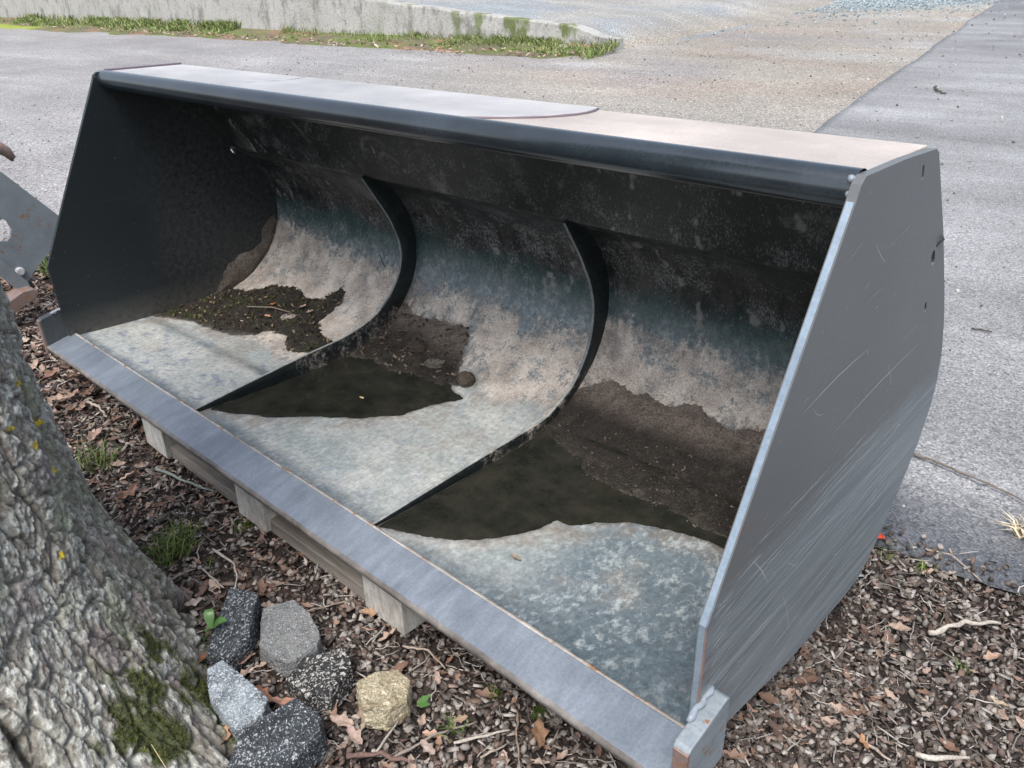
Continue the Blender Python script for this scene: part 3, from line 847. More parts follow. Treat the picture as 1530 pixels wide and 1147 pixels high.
# ribs between the bays
R1 = np.array([(.100, .197), (.20, .208), (.402, .228), (.52, .238), (.639, .247), (.72, .262), (.786, .286), (.84, .322), (.878, .362), (.908, .41), (.921, .455), (.922, .49), (.915, .531), (.883, .608), (.835, .685), (.789, .757)])
R2 = np.array([(.100, .195), (.20, .198), (.415, .206), (.56, .210), (.70, .214), (.77, .238), (.836, .275), (.88, .326), (.910, .385), (.922, .44), (.923, .494), (.915, .53), (.902, .569), (.878, .615), (.855, .657), (.789, .757)])
for rx, RR in zip(RX, (R1, R2)):
    e = catmull(RR, 8)
    L = np.r_[0, np.cumsum(np.linalg.norm(np.diff(e, axis=0), axis=1))]; L /= L[-1]
    sb = np.interp(L, [0, 1], [0, PS[17]])
    # foot of the rib: closest shell parameter
    sb = np.array([sv[np.argmin(np.hypot(prof[:, 0] - a, prof[:, 1] - b))] for a, b in e]); sb = np.maximum.accumulate(sb)
    sb[-1] = min(sb[-1], PS[17])
    by_, bz_ = np.interp(sb, sv, prof[:, 0]), np.interp(sb, sv, prof[:, 1])
    V = []; cc = []
    for a, b, y_, z_ in zip(e[:, 0], e[:, 1], by_, bz_):
        dy_, dz_ = y_ - a, z_ - b; dl = math.hypot(dy_, dz_) + 1e-6
        ch = min(.0015, dl * .4); uy, uz = dy_ / dl, dz_ / dl
        V += [(rx - .005, y_ + uy * .004, z_ + uz * .004), (rx - .005, a + uy * ch, b + uz * ch), (rx - .0035, a, b), (rx + .0035, a, b), (rx + .005, a + uy * ch, b + uz * ch), (rx + .005, (a + y_) / 2, (b + z_) / 2), (rx + .005, y_ + uy * .004, z_ + uz * .004)]
        edge = (.30, .32, .31) if b < .3 else (.16, .18, .19)
        dk = (.012, .017, .018)
        dirt = (.07, .065, .055) if (.2 < b < .33 and a > .5) else dk
        cc += [dk, edge, edge, edge, dk, dk, dirt]
    cc = np.array(cc); Vn = np.array(V)
    cc = cc * (1 + .5 * fbm(Vn[:, 1] * 20, Vn[:, 2] * 20, octv=3, seed=170))[:, None]
    build('rib', V, gridF(len(e), 7), M_SHELL, bucket, smooth=False, col=cc, attrs={'wear': np.full(len(V), .12), 'rgh': np.full(len(V), .45), 'tand': np.where((Vn[:, 2] < .30) & (Vn[:, 1] > .45), -.02, -.3), 'mott': np.zeros(len(V)), 'blot': np.zeros(len(V))})
# bolt showing in the middle slot of the right plate
V, F = tube([(W + .004, .805, .852), (W + .012, .825, .868), (W + .018, .832, .874)], [.008, .007, .006], 8)
build('pin', V, F, M_DARK, bucket, smooth=True)
# splashed dirt on the inside of the left plate
PL = [(.62, .176), (.659, .195), (.70, .245), (.735, .30), (.778, .325), (.84, .325), (.89, .345), (.905, .40), (.95, .44), (.975, .46), (.99, .42), (.955, .34), (.90, .28), (.836, .235), (.75, .195), (.68, .180)]
gy, gz = np.meshgrid(np.linspace(.08, .99, 230), np.linspace(.17, .62, 120), indexing='ij'); gy, gz = gy.ravel(), gz.ravel()
dd = polyd(gy, gz, PL) + .02 * fbm(gy * 12, gz * 12, octv=4, seed=180, gain=.65)
low = (.03 + .025 * fbm(gy * 14, gz * 14, octv=4, seed=182)) - (gz - .178)            # grime line along the floor
hgt = np.maximum(np.clip(dd * .25, -.002, .007) + .0018 * fbm(gy * 50, gz * 50, octv=3, seed=181) * (dd > 0), -.002)
cL = np.tile(np.array([[.15, .125, .105]]), (len(gy), 1)); cL = mixc(cL, (.24, .21, .18), sst(0, .5, fbm(gy * 20, gz * 20, octv=4, seed=183)))
# keep it inside the shell curve
inside = polyd(gy, gz, [tuple(p) for p in prof[::6]] + [(.08, .6)])
F = gridF(230, 120); keep = (hgt[F] > -.0019).any(1) & (inside[F] > -.012).all(1)
F = F[keep]; used, inv = np.unique(F, return_inverse=True)
crust = build('dirt_crust', np.stack([.0005 + hgt, gy, gz], 1)[used], inv.reshape(-1, 4), M_MUD, bucket, smooth=True, col=cL[used])

# ------------------------------------------------------------------ mud and water lying in the bucket
def lay(name, mask, off, colr, mat, label, cat, kind=None):
    F = gridF(len(xs), len(ss)); keep = mask[F].any(1); F = F[keep]
    used, inv = np.unique(F, return_inverse=True)
    V = np.stack([X, PY + NY * off, PZ + NZ * off], 1)[used]
    org = V.mean(0); org[2] = V[:, 2].min()
    o = build(name, V, inv.reshape(-1, 4), mat, origin=org, smooth=True, col=colr[used] if colr is not None else None)
    tag(o, label, cat, kind=kind); return o
xs = np.linspace(0, W, 440)
mn = fbm(X * 28, Sg * 28, octv=5, seed=200, gain=.7); mb = fbm(X * 7, Sg * 7, octv=3, seed=201)
moff = np.clip(mudf * .35, -.003, .010) + (.0055 * mn + .004 * mb + .0022 * fbm(X * 75, Sg * 75, octv=3, seed=209, gain=.7)) * sst(-.01, .02, mudf)
mc = np.tile(np.array([[.036, .031, .026]]), (len(X), 1))
mc = mixc(mc, (.20, .165, .14), sst(.70, .80, Sg + .03 * N1) * (bay3 * .95 + bay2 * .9))            # drier brown mud on the curve
mc = mixc(mc, (.085, .075, .055), sst(.1, .5, mn) * .6)
mc = mixc(mc, (.035, .04, .018), sst(.1, .5, fbm(X * 12, Sg * 12, octv=4, seed=203)) * bay1)
mc = mixc(mc, (.022, .018, .014), sst(.1, .5, fbm(X * 15, Sg * 15, octv=4, seed=204)) * sst(.75, .65, Sg))
gap = bay1 & ((np.hypot((X - .45) / .035, (Sg - .605) / .03) < 1) | (np.hypot((X - .637) / .03, (Sg - .659) / .025) < 1))
moff = np.where(gap, -.003, moff)
gap2 = bay2 & (np.hypot((X - 1.204) / .045, (Sg - .67) / .025) + .25 * N2 < 1)
moff = np.where(gap2, -.003, moff)
rimx = .007
moff = np.where((np.abs(X - RX[0]) < rimx) | (np.abs(X - RX[1]) < rimx), -.001, moff)
# rough seam left along the foot of the curve in the right bay
fe = sst(.016, .0, mudf + .010 * N2)
mc = mixc(mc, (.24, .215, .185), fe * sst(.6, .8, Sg) * .8); mc = mixc(mc, (.12, .11, .09), fe * sst(.75, .6, Sg) * .7)
mc = mc * (1 + .55 * fbm(X * 50, Sg * 50, octv=4, seed=212, gain=.75))[:, None]
line = np.exp(-((Sg - .635) / .008) ** 2) * bay3
moff = moff - line * .008 * sst(1.8, 1.9, X)
mc = mixc(mc, (.02, .018, .016), np.clip(line, 0, 1) * .6)
for b_, nm, lb in ((bay1, 'mud_patch', 'dark leafy mud heap in the left bay of the bucket'), (bay2, 'mud_patch', 'brown mud patch at the foot of the middle bay'), (bay3, 'mud_patch', 'broad brown mud layer up the curve of the right bay')):
    lay(nm, (moff > -.0025) & b_ & (mudf > -.02), moff, mc, M_MUD, lb, 'mud', 'stuff')
pd = d_pool + wob2 * .8
poff = np.clip(pd * .2, -.002, .0035)
poff = np.where((np.abs(X - RX[0]) < .006) | (np.abs(X - RX[1]) < .006), -.001, poff)
for b_, lb in ((bay2, 'murky dark puddle on the floor of the middle bay'), (bay3, 'larger murky puddle on the floor of the right bay')):
    lay('puddle', (pd > -.008) & b_, poff, None, M_WATER, lb, 'puddle')

def on_shell(x, s_, h=.0):
    return np.array([x, np.interp(s_, ss, py) + np.interp(s_, ss, ny) * h, np.interp(s_, ss, pz) + np.interp(s_, ss, nz) * h])

# ------------------------------------------------------------------ small debris templates
def ico(n=1):
    bm = bmesh.new(); bmesh.ops.create_icosphere(bm, subdivisions=n, radius=1)
    V = np.array([v.co[:] for v in bm.verts]); F = [tuple(v.index for v in f.verts) for f in bm.faces]; bm.free(); return V, F
def tri(F):
    out = []
    for f in F:
        for i in range(1, len(f) - 1): out.append((f[0], f[i], f[i + 1]))
    return np.array(out)
def t_nut():
    V, F = ico(1); V = V * [1, 1, 1.25]; V[:, 2] += .25 * (V[:, 2] > 1.2); return V, tri(F)
def t_nut2():
    V, F = ico(2); V = V * [1, 1, 1.2]; return V, tri(F)
def t_cup():
    V = []; F = []; n = 10
    for r, z in ((.25, -.75), (.8, -.5), (1., .05), (.84, .08), (.62, -.35), (.0, -.5)):
        for k_ in range(n):
            a = 2 * math.pi * k_ / n; V.append((r * math.cos(a), r * math.sin(a), z))
    for i in range(5):
        for k_ in range(n):
            q_ = (k_ + 1) % n; F.append((i * n + k_, i * n + q_, (i + 1) * n + q_, (i + 1) * n + k_))
    F.append(tuple(range(n))[::-1])
    return np.array(V), tri(F)
def t_chip():
    V, F = box(-1, 1, -.36, .36, -.12, .12); V = np.array(V); r = np.random.default_rng(1)
    V = V * (1 + .3 * r.standard_normal(V.shape)); return V, tri(F)
def t_twig(seed=2):
    r = np.random.default_rng(seed); pts = [(t, .06 * r.standard_normal(), .04 * r.standard_normal()) for t in np.linspace(-1, 1, 5)]
    V, F = tube(pts, [.045, .05, .045, .038, .028], 5); return np.array(V), tri(F)
def t_leaf(seed=3):
    r = np.random.default_rng(seed); n = 7; V = []; F = []
    cur = .5 + .6 * r.random()
    for i, t in enumerate(np.linspace(-1, 1, n)):
        wd = (1 - abs(t) ** 1.7) * .42 * (1.25 if i % 2 else .72) + .03
        for s_ in (-1, -.5, 0, .5, 1):
            V.append((t, s_ * wd, cur * .35 * t * t + .5 * abs(s_) ** 1.5 * wd * (1 + .5 * math.sin(i * 2 + seed)) + .05 * r.standard_normal()))
    for i in range(n - 1):
        for j in range(4): F.append((i * 5 + j, (i + 1) * 5 + j, (i + 1) * 5 + j + 1, i * 5 + j + 1))
    return np.array(V), tri(F)

def scatter(T, n, pos, size, rot, colr, var=.12):
    """T list of templates -> V,F,C"""
    Vs, Fs, Cs = [], [], []; off = 0
    which = rng.integers(0, len(T), n)
    for ti, (tv, tf) in enumerate(T):
        idx = np.where(which == ti)[0]; m_ = len(idx)
        if not m_: continue
        a = rot[idx]
        ca, sa = np.cos(a), np.sin(a)
        Rz = np.zeros((m_, 3, 3)); Rz[:, 0, 0] = ca[:, 2]; Rz[:, 0, 1] = -sa[:, 2]; Rz[:, 1, 0] = sa[:, 2]; Rz[:, 1, 1] = ca[:, 2]; Rz[:, 2, 2] = 1
        Rx = np.zeros((m_, 3, 3)); Rx[:, 0, 0] = 1; Rx[:, 1, 1] = ca[:, 0]; Rx[:, 1, 2] = -sa[:, 0]; Rx[:, 2, 1] = sa[:, 0]; Rx[:, 2, 2] = ca[:, 0]
        Ry = np.zeros((m_, 3, 3)); Ry[:, 1, 1] = 1; Ry[:, 0, 0] = ca[:, 1]; Ry[:, 0, 2] = sa[:, 1]; Ry[:, 2, 0] = -sa[:, 1]; Ry[:, 2, 2] = ca[:, 1]
        Mx = Rz @ Rx @ Ry
        sz = size[idx]
        vv = tv[None] * sz[:, None, :] if sz.ndim == 2 else tv[None] * sz[:, None, None]
        vv = np.einsum('nij,nkj->nki', Mx, vv) + pos[idx][:, None, :]
        Vs.append(vv.reshape(-1, 3))
        ff = tf[None] + (np.arange(m_) * len(tv))[:, None, None] + off
        Fs.append(ff.reshape(-1, 3)); off += m_ * len(tv)
        cc = colr[idx][:, None, :] * (1 + var * rng.standard_normal((m_, len(tv), 1)))
        Cs.append(np.clip(cc, .002, .9).reshape(-1, 3))
    return np.vstack(Vs), np.vstack(Fs), np.vstack(Cs)

NUT, NUT2, CUP, CHIP = t_nut(), t_nut2(), t_cup(), t_chip()
TW = [t_twig(i) for i in range(5)]; LF = [t_leaf(i) for i in range(6)]

# trunk footprint (angle -> radius at ground) used to keep litter off the trunk
TC = np.array([1.35, -.75])
def trunk_r(th, z):
    """radius of the trunk; th measured from +x"""
    deg = np.degrees(th)
    g = np.interp(deg, [-180, -120, -60, -20, 15, 32, 45, 63, 90, 120, 150, 180], [.42, .5, .52, .66, .74, .68, .565, .522, .475, .48, .45, .42])
    zz = np.clip(z, -.1, 4)
    fl = np.interp(zz, [-.1, 0, .1, .23, .35, .48, .62, .79, 1.2, 2, 4], [1.12, 1.0, .92, .82, .74, .70, .685, .665, .62, .58, .56])
    r0 = .50
    r = r0 * fl + (g - r0) * np.exp(-zz / .22) * 1.0
    return r

def bed_points(x0, x1, y0, y1, dens, cut=.04, edge_soft=True):
    n = int((x1 - x0) * (y1 - y0) * dens)
    x = rng.uniform(x0, x1, n); y = rng.uniform(y0, y1, n)
    e = bedge(x) - y
    k_ = (e > 0) | ((rng.random(n) < .35 * np.exp(e / .035)))
    d = np.hypot(x - TC[0], y - TC[1]); th = np.arctan2(y - TC[1], x - TC[0])
    k_ &= d > trunk_r(th, 0) - .01
    k_ &= ~((x > .66) & (x < 1.9) & (y > .14) & (y < .9))
    return x[k_], y[k_]
def bz(x, y):
    e = bedge(x) - y
    return np.where(e > 0, bed_z(x, y), .02)
COLS = dict(nut=[(.115, .095, .082), (.20, .175, .155), (.07, .056, .05), (.31, .285, .26), (.145, .105, .088)], red=[(.12, .078, .062), (.20, .135, .11), (.075, .05, .042), (.29, .215, .18), (.36, .31, .27)],
            chip=[(.085, .068, .058), (.15, .125, .108), (.29, .255, .225), (.045, .037, .033), (.40, .365, .33)], twig=[(.20, .175, .155), (.34, .31, .28), (.10, .085, .075), (.44, .41, .37)], leaf=[(.22, .135, .095), (.34, .225, .17), (.15, .10, .078), (.40, .30, .24)])
def pick(nm, n, v=.2):
    a = np.array(COLS[nm])[rng.integers(0, len(COLS[nm]), n)]
    return a * .88 * (1 + v * rng.standard_normal((n, 1)))
def litter(x0, x1, y0, y1, dens, label, mixw, big=1.):
    parts = []
    for kind, wgt in mixw.items():
        x, y = bed_points(x0, x1, y0, y1, dens * wgt)
        n = len(x); z = bz(x, y)
        rot = np.stack([rng.uniform(-.5, .5, n), rng.uniform(-.5, .5, n), rng.uniform(0, 6.28, n)], 1)
        lay_ = rng.random(n) ** 1.5 * .014 - .004
        if kind == 'nut':
            s_ = rng.uniform(.0028, .0076, n) * big; s_ = np.stack([s_, s_ * rng.uniform(.55, 1.05, n), s_ * rng.uniform(.8, 1.5, n)], 1); rot[:, 0] = rng.uniform(0, 3, n)
            a = scatter([NUT], n, np.stack([x, y, z + lay_ + s_[:, 0] * .4], 1), s_, rot, pick('nut', n))
        elif kind == 'cup':
            s_ = rng.uniform(.0055, .0088, n) * big; rot[:, 0] = rng.normal(0, 1.2, n)
            a = scatter([CUP], n, np.stack([x, y, z + lay_ + s_ * .5], 1), s_, rot, pick('nut', n) * 1.05)
        elif kind == 'chip':
            s_ = rng.uniform(.0035, .0135, n) * big
            a = scatter([CHIP], n, np.stack([x, y, z + lay_ + .003], 1), np.stack([s_, s_ * rng.uniform(.5, 1.2, n), s_ * rng.uniform(.5, 1.3, n)], 1), rot, pick('chip' if big >= 1 else 'red', n))
        elif kind == 'red':
            s_ = rng.uniform(.007, .017, n) * big
            a = scatter([CHIP] + LF[:2], n, np.stack([x, y, z + lay_ + .004], 1), np.stack([s_, s_ * .9, s_], 1), rot, pick('red', n))
        elif kind == 'twig':
            s_ = rng.uniform(.010, .034, n) * big; rot[:, :2] *= .35
            a = scatter(TW, n, np.stack([x, y, z + lay_ + .008], 1), np.stack([s_, s_, s_], 1), rot, pick('twig', n), .05)
        elif kind == 'leaf':
            s_ = rng.uniform(.012, .026, n) * big
            a = scatter(LF, n, np.stack([x, y, z + lay_ + .008], 1), np.stack([s_, s_ * rng.uniform(.7, 1.1, n), s_], 1), rot, pick('leaf', n))
        parts.append(a)
    off = 0; V, F, C_ = [], [], []
    for v, f, c_ in parts:
        V.append(v); F.append(f + off); C_.append(c_); off += len(v)
    V, F, C_ = np.vstack(V), np.vstack(F), np.vstack(C_)
    tag(build('ground_litter', V, F, M_LITTER, col=C_, smooth=False), label, 'litter', kind='stuff')
litter(2.55, 3.75, -.75, 1.28, 11500, 'acorn cups, husks, chips and twigs on the bed right of the bucket', dict(nut=.46, cup=.20, chip=.44, red=.05, twig=.075, leaf=.014))
litter(1.55, 2.75, -.62, .62, 11500, 'acorn cups and husks packed below the right half of the blade', dict(nut=.36, cup=.13, chip=.38, red=.04, twig=.07, leaf=.02))
litter(.2, 1.55, -.5, .75, 6500, 'brown litter between the tree trunk and the pallet', dict(nut=.22, cup=.06, chip=.38, red=.22, twig=.08, leaf=.045), 1.05)
litter(-2.6, .2, -.75, .72, 3200, 'reddish bark chips and leaves left of the bucket', dict(nut=.08, chip=.20, red=.50, twig=.08, leaf=.09), 1.5)

# ------------------------------------------------------------------ debris lying in the bucket
def in_bucket(x0, x1, s0, s1, n, test):
    x = rng.uniform(x0, x1, n); s_ = rng.uniform(s0, s1, n)
    xi = np.clip(np.round(x / W * 439).astype(int), 0, 439); si = np.clip((s_ / .0058).astype(int), 0, len(ss) - 1)
    idx = xi * len(ss) + si
    k_ = test[idx]; idx = idx[k_]; n = len(idx)
    h = np.maximum(moff, 0)[idx] + .002
    p = np.stack([X[idx], PY[idx] + NY[idx] * h, PZ[idx] + NZ[idx] * h], 1)
    return p, n
p, n = in_bucket(.0, .86, .28, .84, 2600, (mudf > .01))
rot = np.stack([rng.uniform(-1, 1, n), rng.uniform(-1, 1, n), rng.uniform(0, 6.28, n)], 1)
cD = np.array([(.05, .04, .025), (.10, .085, .045), (.045, .055, .018), (.22, .17, .11), (.03, .024, .018)])[rng.integers(0, 5, n)]
a = scatter([CHIP, CHIP, TW[0], TW[1], LF[0]], n, p, rng.uniform(.003, .010, n), rot, cD)
tag(build('mud_debris', a[0], a[1], M_LITTER, col=a[2]), 'crumbs, moss and stalks on the mud in the left bay', 'debris', kind='stuff')
p, n = in_bucket(.9, 1.4, .52, .86, 1300, (mudf > .0))
rot = np.stack([rng.uniform(-1, 1, n), rng.uniform(-1, 1, n), rng.uniform(0, 6.28, n)], 1)
cD = np.array([(.07, .055, .04), (.13, .105, .08), (.045, .035, .028), (.19, .155, .12)])[rng.integers(0, 4, n)]
a = scatter([CHIP, TW[0], TW[2], TW[3]], n, p, rng.uniform(.003, .011, n), rot, cD)
tag(build('mud_debris', a[0], a[1], M_LITTER, col=a[2]), 'crumbs and stalks on the mud in the middle bay', 'debris', kind='stuff')
p, n = in_bucket(1.75, 2.58, .46, .72, 1700, (mudf > .0))
rot = np.stack([rng.uniform(-1, 1, n), rng.uniform(-1, 1, n), rng.uniform(0, 6.28, n)], 1)
cD = np.array([(.055, .042, .03), (.10, .08, .06), (.035, .028, .022), (.17, .145, .12)])[rng.integers(0, 4, n)]
a = scatter([CHIP, CHIP, TW[0], TW[3]], n, p, rng.uniform(.0015, .005, n), rot, cD)
tag(build('mud_debris', a[0], a[1], M_LITTER, col=a[2]), 'crumbs and stalks on the mud in the right bay', 'debris', kind='stuff')

def clod(name, ctr, r, seed, mat, label, cat, colr=None, squash=(1, 1, 1), amp=.25, fr=2.2, sub=4, parent=None):
    V, F = ico(sub); n_ = fbm(V[:, 0] * fr + seed, V[:, 1] * fr, V[:, 2] * fr, octv=5, seed=seed, gain=.6)
    V = V * (1 + amp * n_)[:, None] * np.array(squash) * r
    c_ = None
    if colr is not None:
        c_ = np.tile(np.array([colr]), (len(V), 1)) * (1 + .5 * n_)[:, None]
    o = build(name, V + np.array(ctr), F, mat, origin=ctr, smooth=True, col=c_)
    tag(o, label, cat); return o
clod('mud_clod', on_shell(1.376, .655, .014), .030, 5, M_MUD, 'round brown mud clod at the end of the middle puddle', 'mud clod', (.10, .08, .06), (1, .9, .8), .3)
clod('mud_clod', on_shell(1.10, .70, .012), .032, 8, M_MUD, 'dark shaggy mud lump standing in the middle bay', 'mud clod', (.06, .048, .038), (1.3, .8, .75), .4)
for (x_, s_, sz, cl, lb) in ((1.181, .39, .011, (.55, .40, .24), 'small pale leaf floating on the middle puddle'), (2.05, .150, .016, (.27, .22, .16), 'brown dried smear leaf on the floor of the right bay')):
    p_ = on_shell(x_, s_, .0065)
    tv, tf = LF[1]; V = tv * [sz, sz * .9, sz * .35]
    tag(build('leaf', V + p_, tf, M_LEAF, origin=p_, col=np.tile(np.array([cl]), (len(V), 1))), lb, 'leaf')
for i, (x_, s_, cl, lb) in enumerate(((.33, .62, (.42, .17, .07), 'orange brown leaf on the mud of the left bay'), (.47, .67, (.52, .36, .30), 'pink beige leaf on the mud of the left bay'), (.53, .66, (.50, .38, .32), 'beige curled leaf beside the pink one in the left bay'), (.40, .55, (.50, .28, .16), 'small tan leaf at the front of the left mud heap'), (.36, .46, (.55, .53, .42), 'tiny pale seed at the front edge of the left mud heap'))):
    p_ = on_shell(x_, s_, .018); tv, tf = LF[i]; sz = .017 if i < 4 else .008
    a_ = rng.uniform(0, 6); Rm = np.array([[math.cos(a_), -math.sin(a_), 0], [math.sin(a_), math.cos(a_), 0], [0, 0, 1]])
    tag(build('leaf', (tv * sz) @ Rm.T + p_, tf, M_LEAF, origin=p_, col=np.tile(np.array([cl]), (len(tv), 1))), lb, 'leaf')
V, F = tube([on_shell(.25, .55, .02), on_shell(.36, .60, .026), on_shell(.46, .62, .02)], [.0016, .002, .0012], 6)
tag(build('twig', V, F, M_STICK, origin=on_shell(.36, .6, 0), col=np.tile(np.array([[.30, .26, .2]]), (len(V), 1))), 'thin pale stalk across the mud in the left bay', 'twig')
V, F = tube([on_shell(.69, .985, .004), on_shell(.735, .945, .006)], [.0013, .0013], 6)
tag(build('twig', V, F, M_STICK, origin=on_shell(.7, .96, 0), col=np.tile(np.array([[.03, .028, .025]]), (len(V), 1))), 'tiny dark twig stuck to the curve of the left bay', 'twig')

# ------------------------------------------------------------------ pallet
pal = empty('pallet', (1.26, .45, 0))
tag(pal, 'weathered wooden pallet carrying the loader bucket', 'pallet')
def wob_box(name, dims, mat, par=pal):
    V, F = box(*dims); V = np.array(V) + rng.uniform(-.002, .002, (8, 3))
    return bevel(build(name, V, F, mat, par), .0025, 2)
PX = [(.615, .755), (1.185, 1.325), (1.755, 1.895)]; PYs = [(.040, .140), (.42, .52), (.80, .90)]
for a, b in PX:
    for c0, c1 in PYs: wob_box('block', (a, b, c0 - .004, c1, .001, .112), M_END)
    wob_box('stringer_board', (a + .02, b - .02, .042, .898, .1125, .132), M_WOOD)
for c0, c1 in PYs: wob_box('bottom_board', (.622, 1.888, c0 + .012, c1 - .006, -.004, .036), M_WOOD)
for i in range(7):
    y_ = .046 + i * .124; wob_box('top_board', (.614, 1.896, y_, y_ + .098, .1325, .153), M_WOOD)

# ------------------------------------------------------------------ tree trunk
th = np.concatenate([np.linspace(-180, -35, 70), np.linspace(-34.8, 118, 640), np.linspace(120, 180, 30)])
zz = np.concatenate([np.linspace(-.10, 1.0, 430), np.linspace(1.01, 2.7, 100)])
TH, ZZ = np.meshgrid(np.radians(th), zz, indexing='ij'); TH, ZZ = TH.ravel(), ZZ.ravel()
r0 = trunk_r(TH, ZZ)
lob = .020 * np.sin(TH * 5 + 1.1 + ZZ * .8) * np.exp(-np.clip(ZZ, 0, 9) / .5) + .012 * np.sin(TH * 9 + .5) + .012
arcl = TH * .46 + .04 * fbm(TH * 3, ZZ * 2.5, octv=3, seed=300) + .10 * (1 - ZZ)
zl = ZZ + .03 * fbm(TH * 5, ZZ * 5, octv=3, seed=301)
wx_ = .006 * fbm(TH * 30, ZZ * 34, octv=4, seed=302, gain=.65); wz_ = .008 * fbm(TH * 30 + 9, ZZ * 30, octv=4, seed=303, gain=.65)
R1_ = np.abs(fbm((arcl + wx_) * 15, (zl + wz_) * 2.3, octv=2, seed=310, gain=.5))
fur = 1 - np.exp(-(R1_ / .105) ** 2)
f1, f2, cid = voro((arcl + wx_) * 27, (zl + wz_) * 13, 322)
fur2 = sst(.02, .20, f2 - f1)
g1, g2, gid = voro((arcl + wx_ * .5) * 78, (zl + wz_ * .5) * 62, 320)
crk = sst(0, .14, g2 - g1)
k1, k2, kid = voro((arcl + wx_ * .5) * 150, (zl + wz_ * .5) * 125, 324)
rough_ = fbm(arcl * 170, zl * 150, octv=3, seed=330, gain=.8)
h = -.034 * (1 - fur) - .009 * (1 - fur2) + .007 * (cid - .5) + .0050 * (gid - .5) - .0022 * (1 - crk) + .0020 * (kid - .5) + .0022 * rough_ + .006 * fbm(arcl * 7, zl * 4, octv=3, seed=331)
r = r0 + lob
V = np.stack([TC[0] + r * np.cos(TH), TC[1] + r * np.sin(TH), ZZ], 1)
G_ = V.reshape(len(th), len(zz), 3)
NN = np.cross(np.gradient(G_, axis=0), np.gradient(G_, axis=1)); NN /= np.linalg.norm(NN, axis=2, keepdims=True) + 1e-9
V = V + NN.reshape(-1, 3) * h[:, None]
c = np.tile(np.array([[.35, .335, .285]]), (len(TH), 1))
c = mixc(c, (.46, .45, .395), sst(.35, .8, gid) * .8)
c = mixc(c, (.70, .71, .65), sst(.45, .85, kid * .5 + .5 * gid + .35 * fbm(arcl * 14, zl * 12, octv=3, seed=340, gain=.7)) * .8)
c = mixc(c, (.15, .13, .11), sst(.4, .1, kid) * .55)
c = mixc(c, (.38, .42, .30), sst(.10, .45, fbm(arcl * 9, zl * 8, octv=4, seed=341)) * .55)
c = mixc(c, (.34, .28, .265), sst(.2, .5, fbm(arcl * 14, zl * 12, octv=3, seed=342)) * .6)
c = mixc(c, (.17, .135, .115), sst(.15, .55, fbm(arcl * 30, zl * 26, octv=4, seed=343, gain=.7)) * .6)
c = c * .86
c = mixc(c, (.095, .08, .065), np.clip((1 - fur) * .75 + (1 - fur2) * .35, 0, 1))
ms = fbm(TH * 6, ZZ * 9, octv=5, seed=345, gain=.6)
moss = sst(.18, .42, ms + .42 * np.exp(-np.clip(ZZ, 0, 9) / .13) - .30 + .50 * np.exp(-((np.degrees(TH) - 27) / 9) ** 2) * np.exp(-((ZZ - .13) / .09) ** 2)) * sst(.55, .15, ZZ)
c = mixc(c, (.055, .07, .014), np.clip(moss, 0, 1) * .9)
ylw = np.zeros(len(TH))
for (u, z_, rr) in ((57.4, .722, .017), (59.5, .708, .011), (66.3, .69, .010), (66.5, .665, .008), (59.4, .526, .009), (48.7, .618, .008), (40.7, .42, .008), (43.7, .67, .006), (68, .60, .008)):
    d = np.hypot(np.radians(np.degrees(TH) - u) * .42, ZZ - z_); ylw = np.maximum(ylw, sst(1.15, .7, d / rr + 1.3 * fbm(TH * 75, ZZ * 150, octv=3, seed=350)))
c = mixc(c, (.78, .58, .05), ylw * .95)
tree = empty('tree', (TC[0], TC[1], 0))
tag(tree, 'thick grey tree trunk with furrowed bark at the lower left', 'tree')
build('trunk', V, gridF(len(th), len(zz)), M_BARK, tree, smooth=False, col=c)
# moss cushion at the foot of the trunk, made of short tufts
def on_trunk(deg, z, out=0.):
    t = math.radians(deg); k_ = np.argmin((th - deg) ** 2) * len(zz) + np.argmin((zz - z) ** 2)
    return V[k_] + out * np.array([math.cos(t), math.sin(t), .1])
idx = np.where((moss > .5) & (np.degrees(TH) > -34) & (np.degrees(TH) < 115))[0]
idx = idx[rng.integers(0, len(idx), 5000)]
def blades(P0, H, lean, wd, colr, n_=2):
    """grass blades: tapering bent strips"""
    m_ = len(P0); a = rng.uniform(0, 6.28, m_); dx, dy = np.cos(a), np.sin(a)
    b = rng.uniform(0, 6.28, m_); wx2, wy2 = np.cos(b) * wd, np.sin(b) * wd
    V = np.zeros((m_, 5, 3))
    V[:, 0] = P0 + np.stack([wx2, wy2, 0 * wx2], 1); V[:, 1] = P0 - np.stack([wx2, wy2, 0 * wx2], 1)
    mid = P0 + np.stack([dx * lean * .35 * H, dy * lean * .35 * H, .6 * H], 1)
    V[:, 2] = mid + np.stack([wx2, wy2, 0 * wx2], 1) * .75; V[:, 3] = mid - np.stack([wx2, wy2, 0 * wx2], 1) * .75
    V[:, 4] = P0 + np.stack([dx * lean * H, dy * lean * H, H * (1 - .25 * lean)], 1)
    F = np.array([(0, 1, 3), (0, 3, 2), (2, 3, 4)])[None] + (np.arange(m_) * 5)[:, None, None]
    C_ = np.repeat(colr, 5, axis=0)
    return V.reshape(-1, 3), F.reshape(-1, 3), C_
mcols = np.array([(.06, .075, .012), (.10, .115, .02), (.045, .05, .012), (.14, .14, .03)])[rng.integers(0, 4, 5000)]
a = blades(V[idx] - .001, rng.uniform(.004, .010, 5000), .8, .0012, mcols)
build('moss', a[0], a[1], M_GRASS, tree, col=a[2])['kind'] = 'stuff'
